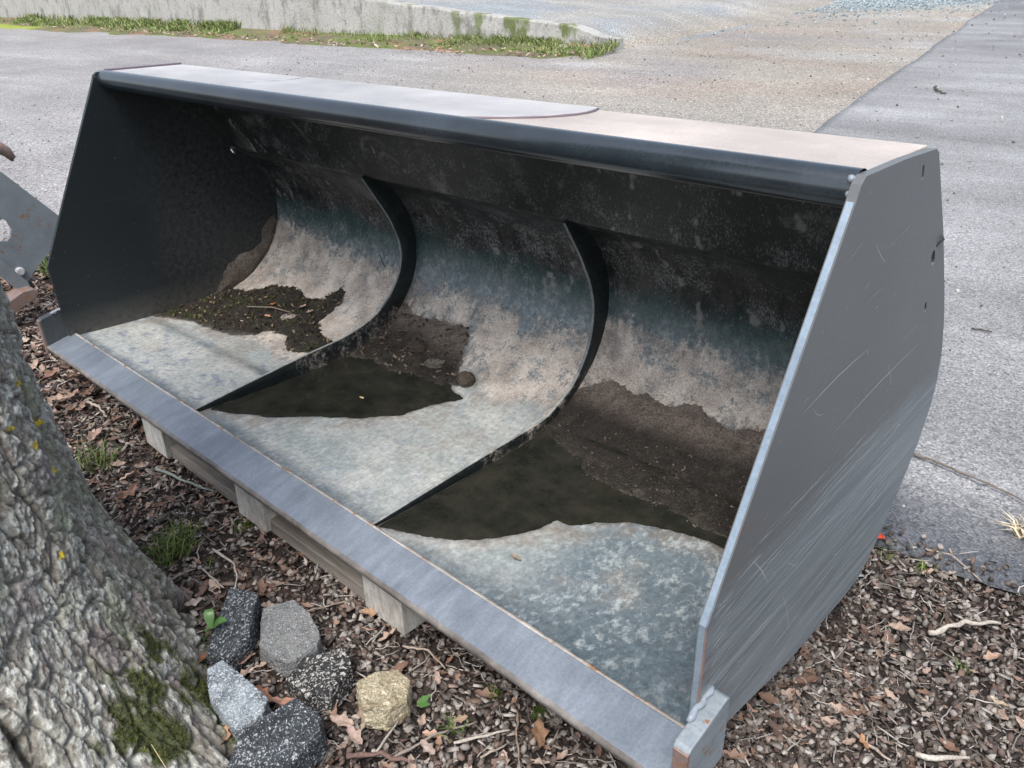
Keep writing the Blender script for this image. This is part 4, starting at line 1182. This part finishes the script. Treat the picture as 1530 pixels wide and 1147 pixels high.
# dry straw stalks against the foot of the trunk
for i, (dg, z_, L) in enumerate(((10, .17, .10), (19, .14, .11))):
    p0 = on_trunk(dg, max(z_ - .12, -.02), .05); p1 = on_trunk(dg + 5, z_, .03)
    Vt, Ft = tube([p0, (p0 + p1) / 2 + [.008, .004, .0], p1], [.0015, .0013, .0006], 5)
    tag(build('straw', Vt, Ft, M_STICK, origin=p0, col=np.tile(np.array([[.50, .42, .27]]), (len(Vt), 1))), ('thin dry straw stalk in the corner at the foot of the trunk', 'dry straw stalk in front of the moss on the trunk')[i], 'straw')

# ------------------------------------------------------------------ broken stones by the trunk
def chunk(name, top, z, mat, label, seed, tilt=(0, 0), grow=.003, z0=-.005, side_mat=None):
    """irregular broken slab: outline at height z, wider foot, remeshed and roughened"""
    top = np.array(top, float); ctr = top.mean(0); top = ctr + (top - ctr) * .93
    bm = bmesh.new()
    lo_ = [bm.verts.new((*(ctr + (p_ - ctr) * (1 + grow / .06)), z0)) for p_ in top]
    hi_ = [bm.verts.new((p_[0], p_[1], z + tilt[0] * (p_[0] - ctr[0]) + tilt[1] * (p_[1] - ctr[1]))) for p_ in top]
    n_ = len(top)
    bm.faces.new(hi_); bm.faces.new(lo_[::-1])
    for i in range(n_): bm.faces.new((lo_[i], lo_[(i + 1) % n_], hi_[(i + 1) % n_], hi_[i]))
    bmesh.ops.recalc_face_normals(bm, faces=bm.faces)
    bmesh.ops.bevel(bm, geom=list(bm.edges), offset=.0035, segments=2, affect='EDGES', profile=.6)
    bmesh.ops.triangulate(bm, faces=bm.faces)
    for _ in range(5):
        es = [e for e in bm.edges if e.calc_length() > .006]
        if not es: break
        bmesh.ops.subdivide_edges(bm, edges=es, cuts=1)
        bmesh.ops.triangulate(bm, faces=[f for f in bm.faces if len(f.verts) > 3])
        if len(bm.verts) > 16000: break
    bm.normal_update()
    co = np.array([v.co[:] for v in bm.verts]); nn = np.array([v.normal[:] for v in bm.verts])
    d = .0035 * fbm(co[:, 0] * 40 + seed, co[:, 1] * 40, co[:, 2] * 40, octv=3, seed=seed) + .0028 * fbm(co[:, 0] * 170, co[:, 1] * 170 + seed, co[:, 2] * 170, octv=3, seed=seed + 3, gain=.7)
    co = co + nn * d[:, None]
    bm.verts.index_update(); F = [tuple(v.index for v in f.verts) for f in bm.faces]; bm.free()
    o = build(name, co, F, mat, origin=(*ctr, 0), smooth=False)
    tag(o, label, 'stone'); return o
MS_BLK = m_stone('black tarred aggregate', (.018, .023, .028), (.055, .064, .073), (.40, .43, .45), 130, .64)
MS_GRY = m_stone('grey fine asphalt lump', (.14, .148, .15), (.22, .228, .228), (.40, .40, .39), 170, .5)
MS_SPK = m_stone('speckled black and white granite', (.06, .07, .08), (.30, .35, .39), (.54, .59, .63), 120, .34)
MS_MIX = m_stone('coarse tarred stones', (.014, .014, .016), (.05, .05, .052), (.55, .54, .50), 85, .50)
MS_SAN = m_stone('tan sandstone', (.22, .18, .11), (.46, .40, .27), (.66, .60, .45), 90, .45)
chunk('stone_chunk', [(1.629, -.305), (1.502, -.162), (1.597, -.139), (1.69, -.222), (1.707, -.286)], .050, MS_BLK, 'black asphalt chunk with a pale edge, highest of the stones by the trunk', 11, (.1, .35))
chunk('stone_chunk', [(1.611, -.150), (1.651, -.084), (1.72, -.085), (1.797, -.110), (1.822, -.136), (1.807, -.21), (1.713, -.222)], .048, MS_GRY, 'smooth mid grey asphalt chunk in the middle of the stones', 12, (.0, .1))
chunk('stone_chunk', [(1.829, -.232), (1.80, -.165), (1.856, -.085), (1.925, -.120), (1.95, -.20), (1.918, -.232)], .045, MS_MIX, 'black chunk with coarse white pebbles nearest the blade', 13, (.15, 0))
chunk('stone_chunk', [(1.703, -.334), (1.715, -.298), (1.868, -.282), (1.887, -.309), (1.871, -.365), (1.766, -.363)], .052, MS_SPK, 'black and white speckled block against the trunk', 14, (-.15, .35))
chunk('stone_chunk', [(1.895, -.36), (1.927, -.255), (1.997, -.242), (2.02, -.262), (2.025, -.357), (1.979, -.425), (1.93, -.43)], .055, MS_BLK, 'black and grey chunk at the bottom edge beside the trunk', 15, (-.2, .3))
chunk('sandstone', [(1.959, -.144), (1.962, -.095), (1.985, -.058), (2.035, -.058), (2.074, -.100), (2.062, -.150), (2.02, -.175)], .050, MS_SAN, 'lone tan sandstone lump below the blade', 16, (0, -.1), .004)
clod('cobble', (2.005, -.475, -.01), .055, 21, m_stone('dull grey lichen stone', (.12, .12, .10), (.22, .22, .19), (.34, .34, .30), 60, .5), 'rounded grey stone half buried at the foot of the trunk', 'stone', None, (1.1, .9, .7), .12)

# ------------------------------------------------------------------ sticks
def gz_(x, y):
    x = np.array([x]); y = np.array([y])
    return float(np.where(bedge(x) > y, bed_z(x, y) + .012, ground_z(x, y) + (.018 if x[0] > seam_x(y)[0] else .004)).item())
ST = [([(2.762, .817), (2.811, .892), (2.87, .955)], .0065, (.42, .38, .33), 'pale bark free stick lying on the litter near the asphalt edge'),
      ([(2.849, .468), (2.925, .533)], .0055, (.44, .40, .35), 'straight pale stick near the bottom right corner'),
      ([(2.745, .445), (2.82, .433)], .004, (.34, .29, .24), 'curved grey brown stick right of the blade guard'),
      ([(2.489, 1.49), (2.56, 1.485), (2.625, 1.471), (2.75, 1.452), (2.87, 1.42)], .0045, (.17, .145, .125), 'long thin twig lying across the asphalt'),
      ([(2.091, -.203), (2.064, -.119)], .0028, (.42, .38, .33), 'thin pale twig pointing at the tan sandstone'),
      ([(2.125, -.191), (2.151, -.102), (2.188, -.025)], .003, (.26, .225, .19), 'long thin grey twig below the sandstone'),
      ([(2.189, -.089), (2.25, .003)], .0035, (.40, .36, .31), 'short pale twig below the blade'),
      ([(2.25, -.079), (2.266, -.019)], .003, (.33, .28, .23), 'short brown twig at the bottom edge below the blade'),
      ([(2.231, .048), (2.269, .003), (2.317, -.04)], .0026, (.24, .18, .14), 'arched brown stalk below the right half of the blade'),
      ([(1.925, .008), (1.98, .033), (2.038, .029)], .0025, (.34, .28, .23), 'thin bent twig between sandstone and pallet'),
      ([(1.316, -.236), (1.331, -.17)], .003, (.28, .24, .2), 'short twig beside the grass tuft at the trunk'),
      ([(1.291, -.099), (1.378, -.093), (1.44, -.115), (1.49, -.155)], .0032, (.46, .41, .35), 'pale curved twig ending at the black stone'),
      ([(1.343, -.158), (1.451, -.158)], .0028, (.44, .39, .33), 'straight pale twig above the black stone'),
      ([(1.642, -.337), (1.684, -.267), (1.692, -.219)], .003, (.36, .27, .2), 'brown twig between the speckled block and the black stone'),
      ([(1.667, -.077), (1.718, .029)], .003, (.25, .2, .16), 'dark twig behind the grey chunk'),
      ([(.193, .018), (.27, .028), (.355, .018)], .006, (.34, .29, .24), 'crooked stick on the litter left of the pallet'),
      ([(.638, 7.258), (.72, 7.08), (.818, 6.994)], .010, (.10, .09, .07), 'dark bent twig on the far asphalt'),
      ([(2.056, -.242), (2.11, -.20), (2.167, -.168)], .006, (.15, .095, .082), 'reddish strip of bark at the bottom edge'),
      ([(2.367, 2.455), (2.433, 2.467)], .004, (.08, .07, .06), 'small dark twig on the asphalt beside the bucket'),
      ([(2.586, .279), (2.63, .25)], .003, (.38, .33, .28), 'small pale twig below the blade guard'),
      ([(2.66, 1.09), (2.72, 1.10), (2.80, 1.07)], .003, (.33, .29, .24), 'thin twig along the edge between bed and asphalt'),
      ([(.80, -.02), (.95, .0), (1.05, .035)], .0045, (.24, .27, .24), 'greenish lichen covered stick in front of the pallet'),
      ([(-.35, .17), (-.2, .13), (-.06, .16)], .005, (.33, .26, .21), 'brown stick on the reddish litter left of the bucket')]
for pts, r_, cl, lb in ST:
    P3 = [(x, y, gz_(x, y) + r_ + .004 + (.006 if 0 < i < len(pts) - 1 else 0)) for i, (x, y) in enumerate(pts)]
    # add intermediate wobble
    Q = []
    for i in range(len(P3) - 1):
        for t in np.linspace(0, 1, 5, endpoint=False):
            Q.append(np.array(P3[i]) * (1 - t) + np.array(P3[i + 1]) * t + rng.normal(0, r_ * .35, 3))
    Q.append(np.array(P3[-1]))
    rad = [r_ * (1 - .45 * i / len(Q)) * (1 + .15 * rng.standard_normal()) for i in range(len(Q))]
    Vt, Ft = tube([tuple(q_) for q_ in Q], rad, 7)
    tag(build('stick', Vt, Ft, M_STICK, origin=Q[0], smooth=True, col=np.tile(np.array([cl]), (len(Vt), 1)) * (1 + .12 * rng.standard_normal((len(Vt), 1)))), lb, 'stick')

# ------------------------------------------------------------------ single leaves
LV = [((1.613, -.315), .030, (.36, .16, .09), 'orange brown leaf under the black stone'), ((1.665, -.325), .028, (.42, .30, .26), 'pinkish leaf beside the speckled block'),
      ((1.690, -.242), .026, (.33, .18, .13), 'brown leaf between the black and the grey stone'), ((1.809, -.270), .030, (.34, .17, .11), 'red brown leaf in the gap between the stones'),
      ((1.84, -.375), .024, (.45, .25, .14), 'light orange leaf on the speckled block corner'), ((1.858, -.252), .026, (.36, .19, .13), 'brown leaf right of the speckled block'),
      ((1.94, -.195), .030, (.40, .25, .18), 'tan leaf below the coarse black chunk'), ((1.985, -.200), .028, (.46, .33, .26), 'pale lobed leaf between chunk and sandstone'),
      ((2.035, -.207), .028, (.42, .30, .24), 'pale curled leaf below the sandstone'), ((2.301, .032), .034, (.30, .17, .10), 'large curled brown leaf below the right end of the blade'),
      ((2.055, -.006), .018, (.46, .32, .27), 'small pink leaf under the blade'), ((1.788, .030), .026, (.42, .26, .16), 'orange brown leaf at the right pallet block'),
      ((2.553, 1.058), .024, (.70, .10, .045), 'bright red leaf at the asphalt edge behind the bucket'), ((.021, .153), .035, (.34, .19, .13), 'brown leaf under the left end of the blade'),
      ((.10, .005), .035, (.40, .26, .20), 'light brown leaf left of the trunk'), ((1.667, .080), .028, (.45, .24, .11), 'rusty dry fern leaf at the pallet board'),
      ((.862, -.136), .040, (.29, .16, .11), 'broad dark brown leaf left of the grass tuft'), ((.673, .06), .032, (.38, .26, .21), 'pinkish leaf in front of the left pallet block'),
      ((2.164, -.131), .022, (.40, .30, .25), 'greyish pink leaf at the bottom edge below the blade'), ((1.999, -.262), .020, (.36, .24, .18), 'brown leaf at the lower chunk corner'),
      ((2.885, .818), .022, (.44, .29, .21), 'tan leaf fragment right of the pale stick'), ((2.709, .792), .024, (.38, .27, .20), 'brown leaf fragment right of the scraped plate'),
      ((2.768, .433), .018, (.42, .22, .11), 'orange leaf crumb near the bottom right'), ((1.445, -.233), .022, (.44, .35, .30), 'pale leaf above the seedling'),
      ((-.421, .231), .04, (.42, .28, .22), 'pale reddish leaf left of the bucket guard'), ((-.75, .30), .045, (.36, .20, .15), 'red brown leaf below the grey implement'),
      ((-.15, .02), .045, (.33, .18, .13), 'large brown leaf between trunk and blade'), ((.45, -.06), .04, (.40, .27, .21), 'light leaf on the litter beside the trunk'),
      ((2.93, .70), .018, (.50, .38, .26), 'tan crumb of leaf near the right picture edge')]
for i, ((x, y), sz, cl, lb) in enumerate(LV):
    tv, tf = LF[i % 6]; a_ = rng.uniform(0, 6.28); t_ = rng.uniform(-.35, .35)
    Rm = np.array([[math.cos(a_), -math.sin(a_), 0], [math.sin(a_), math.cos(a_), 0], [0, 0, 1]]) @ np.array([[1, 0, 0], [0, math.cos(t_), -math.sin(t_)], [0, math.sin(t_), math.cos(t_)]])
    p0 = np.array([x, y, gz_(x, y) + .010])
    leaf = build('dead_leaf', (tv * sz) @ Rm.T + p0, tf, M_LEAF, origin=p0, smooth=True, col=np.tile(np.array([cl]) * (np.array([.82, .86, .90]) if cl[0] < .6 else 1), (len(tv), 1)) * (1 + .15 * rng.standard_normal((len(tv), 1))))
    tag(leaf, lb, 'leaf')
# pale straw heap at the right picture edge on the asphalt
def tuft(name, x, y, n, rad, hmin, hmax, wd, cols, lean, label, cat='grass', kind=None):
    a_ = rng.uniform(0, 6.28, n); q_ = rad * np.sqrt(rng.random(n)); z0 = gz_(x, y) - .006
    P0 = np.stack([x + q_ * np.cos(a_), y + q_ * np.sin(a_), np.full(n, z0)], 1)
    cc = np.array(cols)[rng.integers(0, len(cols), n)] * (1 + .15 * rng.standard_normal((n, 1)))
    v, f, c_ = blades(P0, rng.uniform(hmin, hmax, n), lean, wd, np.clip(cc, .01, .9))
    o = build(name, v, f, M_GRASS, origin=(x, y, z0), col=c_); tag(o, label, cat, kind=kind); return o
tuft('dry_grass_clump', 2.835, 1.318, 90, .028, .03, .06, .0022, [(.62, .52, .34), (.50, .40, .25), (.72, .64, .48)], 1.3, 'clump of dry pale grass on the asphalt at the right edge', 'dry grass')
GR = [(.09, .14, .03), (.13, .19, .045), (.06, .10, .02), (.18, .22, .07)]
GT = [(1.202, -.16, 170, .055, .04, .085, 'fullest green grass tuft right of the trunk'), (1.24, -.225, 60, .035, .03, .06, 'smaller grass tuft touching the trunk'), (.62, -.135, 80, .06, .05, .11, 'thin long bladed tuft beside the left side of the trunk'), (-1.745, .52, 260, .14, .04, .10, 'grass tuft below the grey implement'), (-1.45, .56, 200, .12, .04, .09, 'grass tuft behind the left side plate'), (2.602, 1.018, 14, .02, .02, .05, 'few yellow green blades at the asphalt edge'), (2.68, 1.03, 16, .025, .02, .04, 'sparse short blades along the asphalt edge'), (2.847, .771, 12, .016, .015, .03, 'tiny green sprout right of the pale stick'), (2.164, -.075, 16, .02, .03, .06, 'small grass sprout at the bottom edge'), (1.33, -.135, 10, .02, .02, .04, 'few blades beside the pale curved twig')]
for x, y, n, rr, h0, h1, lb in GT:
    tuft('grass_tuft', x, y, n, rr, h0, h1, .0016 if x > 0 else .0035, GR, .8, lb, 'grass')
for x, y, rr, lb in ((2.153, .053, .018, 'small dark green moss cushion under the blade'), (2.262, .078, .016, 'moss cushion hard against the blade lip'), (1.245, .01, .03, 'flat moss patch in front of the middle pallet block')):
    tuft('moss_cushion', x, y, 260, rr, .006, .014, .0011, [(.05, .08, .012), (.09, .12, .02)], .6, lb, 'moss')
# seedling with glossy leaves
sdl = empty('seedling', (1.590, -.285, 0)); tag(sdl, 'small seedling with fresh green oval leaves beside the black stone', 'seedling')
M_GLOSS = m_flat('fresh green leaf', (.075, .17, .04), .35, .15, 30)
Vt, Ft = tube([(1.59, -.285, -.01), (1.585, -.28, .02), (1.590, -.262, .045)], [.0015, .0013, .001], 6); build('stem', Vt, Ft, M_GLOSS, sdl, smooth=True)
for (dx, dy, ln, lift) in ((-.035, .022, .036, .9), (.030, .034, .042, .5), (.01, -.025, .018, .5)):
    d = np.array([dx, dy, 0]); d /= np.linalg.norm(d); s_ = np.array([-d[1], d[0], 0]); Vt = []; Ft = []
    for i, t in enumerate(np.linspace(0, 1, 9)):
        wd = .32 * ln * math.sin(math.pi * min(1, t * .93 + .04)) ** .8
        ctr = np.array([1.590, -.262, .042]) + d * ln * t * .9 + np.array([0, 0, lift * ln * math.sin(t * 1.9)])
        Vt += [ctr - s_ * wd + [0, 0, wd * .3], ctr, ctr + s_ * wd + [0, 0, wd * .3]]
        if i: b_ = (i - 1) * 3; Ft += [(b_, b_ + 1, b_ + 4, b_ + 3), (b_ + 1, b_ + 2, b_ + 5, b_ + 4)]
    build('leaf', Vt, Ft, M_GLOSS, sdl, smooth=True)
sd2 = empty('seedling', (2.02, -.045, 0)); tag(sd2, 'tiny two leaved green seedling right of the tan sandstone', 'seedling')
for d in ((.03, .012), (.012, .03)):
    p0 = np.array([2.065, -.075, .012]); e = np.array([*d, .01]); s_ = np.array([-e[1], e[0], 0]) * .3
    build('leaf', [p0, p0 + e * .5 + s_, p0 + e, p0 + e * .5 - s_], [(0, 1, 2, 3)], M_GLOSS, sd2)

# white pebbles and crumbs loose on the pavement : uncountable
n = 5200
x = rng.uniform(-9, 6, n); y = .9 + 14 * rng.random(n) ** 1.6
k_ = (y > bedge(x) + .0); x, y = x[k_], y[k_]; n = len(x)
z = ground_z(x, y) + np.where(x > seam_x(y), .018, .004)
cD = np.array([(.33, .33, .32), (.20, .20, .20), (.46, .45, .43), (.16, .14, .12), (.10, .08, .065)])[rng.integers(0, 5, n)]
a = scatter([NUT, CHIP], n, np.stack([x, y, z + .002], 1), rng.uniform(.0025, .0075, n) * (1 + y * .08), np.stack([rng.uniform(-.6, .6, n), rng.uniform(-.6, .6, n), rng.uniform(0, 6, n)], 1), cD)
tag(build('loose_grit', a[0], a[1], M_LITTER, col=a[2]), 'loose grit and crumbs scattered over the pavement', 'grit', kind='stuff')
# coarser blue grey gravel in two patches
n = 9000
g0 = rng.random(n) < 1.1
x = np.where(g0, rng.normal(-3.4, 1.2, n), rng.normal(-4.3, .6, n)); y = np.where(g0, rng.normal(16.3, 1.5, n), rng.normal(10.9, .9, n))
z = ground_z(x, y) + .01
cD = np.array([(.20, .25, .27), (.28, .33, .35), (.36, .40, .41), (.15, .19, .21)])[rng.integers(0, 4, n)]
a = scatter([NUT], n, np.stack([x, y, z], 1), rng.uniform(.010, .022, n), rng.uniform(0, 3, (n, 3)), cD)
tag(build('gravel', a[0], a[1], M_LITTER, col=a[2]), 'blue grey crushed gravel spilled on the far pavement', 'gravel', kind='stuff')

# ------------------------------------------------------------------ weeds along the wall
def verge(n, x0, x1, h0, h1, wd, dep, label):
    x = rng.uniform(x0, x1, n); t = rng.random(n) ** 1.3
    wv = .55 + .45 * fbm(x * 1.1, x * 0, octv=3, seed=400)
    y = wall_y(x) - .02 - t * dep * wv
    z = ground_z(x, y) + .004 + .08 * (1 - t) ** 2
    clump = sst(-.25, .35, fbm(x * 1.6, y * 2.6, octv=4, seed=401)) ** 1.5
    h0 = h0 * .8
    k_ = rng.random(n) < clump * .9 + .08
    x, y, z = x[k_], y[k_], z[k_]; n = len(x)
    cc = np.array([(.17, .24, .07), (.24, .31, .10), (.12, .18, .05), (.33, .31, .17)])[rng.integers(0, 4, n)] * (1 + .15 * rng.standard_normal((n, 1)))
    hh = rng.uniform(h0, h1, n) * (1.3 - .5 * t[k_])
    v, f, c_ = blades(np.stack([x, y, z], 1), hh, .8, wd, np.clip(cc, .01, .9))
    tag(build('grass_verge', v, f, M_GRASS, col=c_), label, 'grass', kind='stuff')
verge(17000, -11.5, -3.6, .03, .12, .006, .75, 'weedy grass strip along the right part of the wall')
verge(15000, -26, -13.2, .06, .20, .012, 1.1, 'weedy grass strip along the far left part of the wall')
# soil under the weeds
vx = np.linspace(-40, -3.72, 500); vt = np.linspace(0, 1, 14)
Xg = np.repeat(vx, 14); T_ = np.tile(vt, 500); Yg = wall_y(Xg) + .02 - T_ * (.85 + .2 * fbm(Xg * 1.2, Xg * 0, octv=3, seed=405)) * (1 + .5 * sst(-12, -20, Xg)) * sst(-3.70, -4.3, Xg)
Zg = ground_z(Xg, Yg) + .014 + .075 * (1 - T_) ** 1.6 + .012 * fbm(Xg * 6, Yg * 6, octv=3, seed=406) - .03 * (T_ > .97)
c = np.tile(np.array([[.15, .14, .09]]), (len(Xg), 1)); c = mixc(c, (.13, .17, .05), sst(-.2, .3, fbm(Xg * 3, Yg * 5, octv=4, seed=407)))
c = mixc(c, (.27, .16, .12), sst(.15, .4, fbm(Xg * 1.3 + 4, Yg * 3, octv=4, seed=408)) * .7)
c = mixc(c, (.28, .34, .06), sst(-21, -22.5, Xg) * sst(.6, .75, T_) * .9)
tag(build('verge_soil', np.stack([Xg, Yg, Zg], 1), gridF(500, 14), M_SOIL, smooth=True, col=c), 'mossy soil strip at the foot of the wall', kind='structure')
n = 900
x = rng.uniform(-24, -3.6, n); y = wall_y(x) - rng.uniform(.1, .95, n)
cD = np.array([(.34, .20, .14), (.42, .30, .24), (.50, .42, .36)])[rng.integers(0, 3, n)]
a = scatter(LF, n, np.stack([x, y, ground_z(x, y) + .035], 1), rng.uniform(.02, .045, n), np.stack([rng.uniform(-.5, .5, n), rng.uniform(-.5, .5, n), rng.uniform(0, 6, n)], 1), cD)
tag(build('fallen_leaves', a[0], a[1], M_LEAF, col=a[2]), 'dead leaves strewn through the weeds by the wall', 'leaves', kind='stuff')
clod('rubble', (-4.42, 8.22, .47), .07, 31, M_WALL, 'pale lump of broken concrete at the end of the wall', 'rubble', None, (1.3, .8, .7), .3)
clod('rubble', (-3.95, 8.35, .44), .11, 33, M_WALL, 'flat broken slab of concrete at the tip of the wall', 'rubble', None, (2.2, .9, .35), .3)

# ------------------------------------------------------------------ grey implement at the left edge
imp = empty('implement_frame', (-.9, .1, 0))
tag(imp, 'faded grey steel implement with hook standing left of the bucket', 'implement')
O = [(-.30, 1.10), (-.02, .985), (.10, .835), (.25, .638), (.42, .417), (.462, .358), (.452, .345), (.351, .264), (.235, .163), (.215, .160), (.20, .185), (.141, .263), (-.1, .56), (-.30, .82)]
hole = [(.150, .455), (.189, .458), (.218, .430), (.226, .395), (.214, .362), (.196, .346), (.165, .352), (.135, .385), (.128, .425)]
V, F = prism(O, 0, -.918, -.900, [hole]); bevel(build('side_frame', V, F, M_IMPL, imp), .0015, 2)
V, F = prism(O, 0, -1.62, -1.602, [hole]); bevel(build('side_frame', V, F, M_IMPL, imp), .0015, 2)
V, F = tube([(-.91, .245, .735), (-.91, .275, .727), (-.91, .298, .708), (-.91, .312, .680), (-.91, .308, .668)], [.030, .027, .022, .016, .007], 14); build('hook_tip', V, F, M_RUST, imp, smooth=True)
V, F = tube([(-.91, -.1, .80), (-.91, .02, .765), (-.91, .12, .752), (-.91, .247, .734)], [.04, .036, .033, .030], 14); build('hook', V, F, M_IMPL, imp, smooth=True)
V, F = tube([(-.905, .207, .207), (-.888, .207, .207), (-.884, .207, .207)], [.019, .019, .014], 18); build('bolt_head', V, F, m_flat('bright bolt head', (.55, .56, .57), .4), imp, smooth=False)
V, F = prism([(-.30, .62), (.075, .28), (.162, .150), (.218, .146), (.214, .166), (.140, .285), (.10, .345), (-.25, .70)], 0, -.872, -.850); bevel(build('link_arm', V, F, M_IMPL, imp), .002, 2)
V, F = prism([(-.30, .10), (.05, .050), (.10, .062), (.215, .112), (.226, .135), (.21, .150), (.165, .150), (.08, .112), (-.28, .155)], 0, -.880, -.78); bevel(build('foot_bar', V, F, M_RUST, imp), .003, 2)
V, F = prism([(.165, .148), (.235, .163), (.245, .130), (.23, .105), (.20, .100)], 0, -.896, -.882); bevel(build('toe', V, F, M_DARK, imp), .002, 2)
V, F = tube([(-1.61, .30, .45), (-.91, .30, .45)], .02, 16); build('cross_tube', V, F, M_DARK, imp, smooth=True)
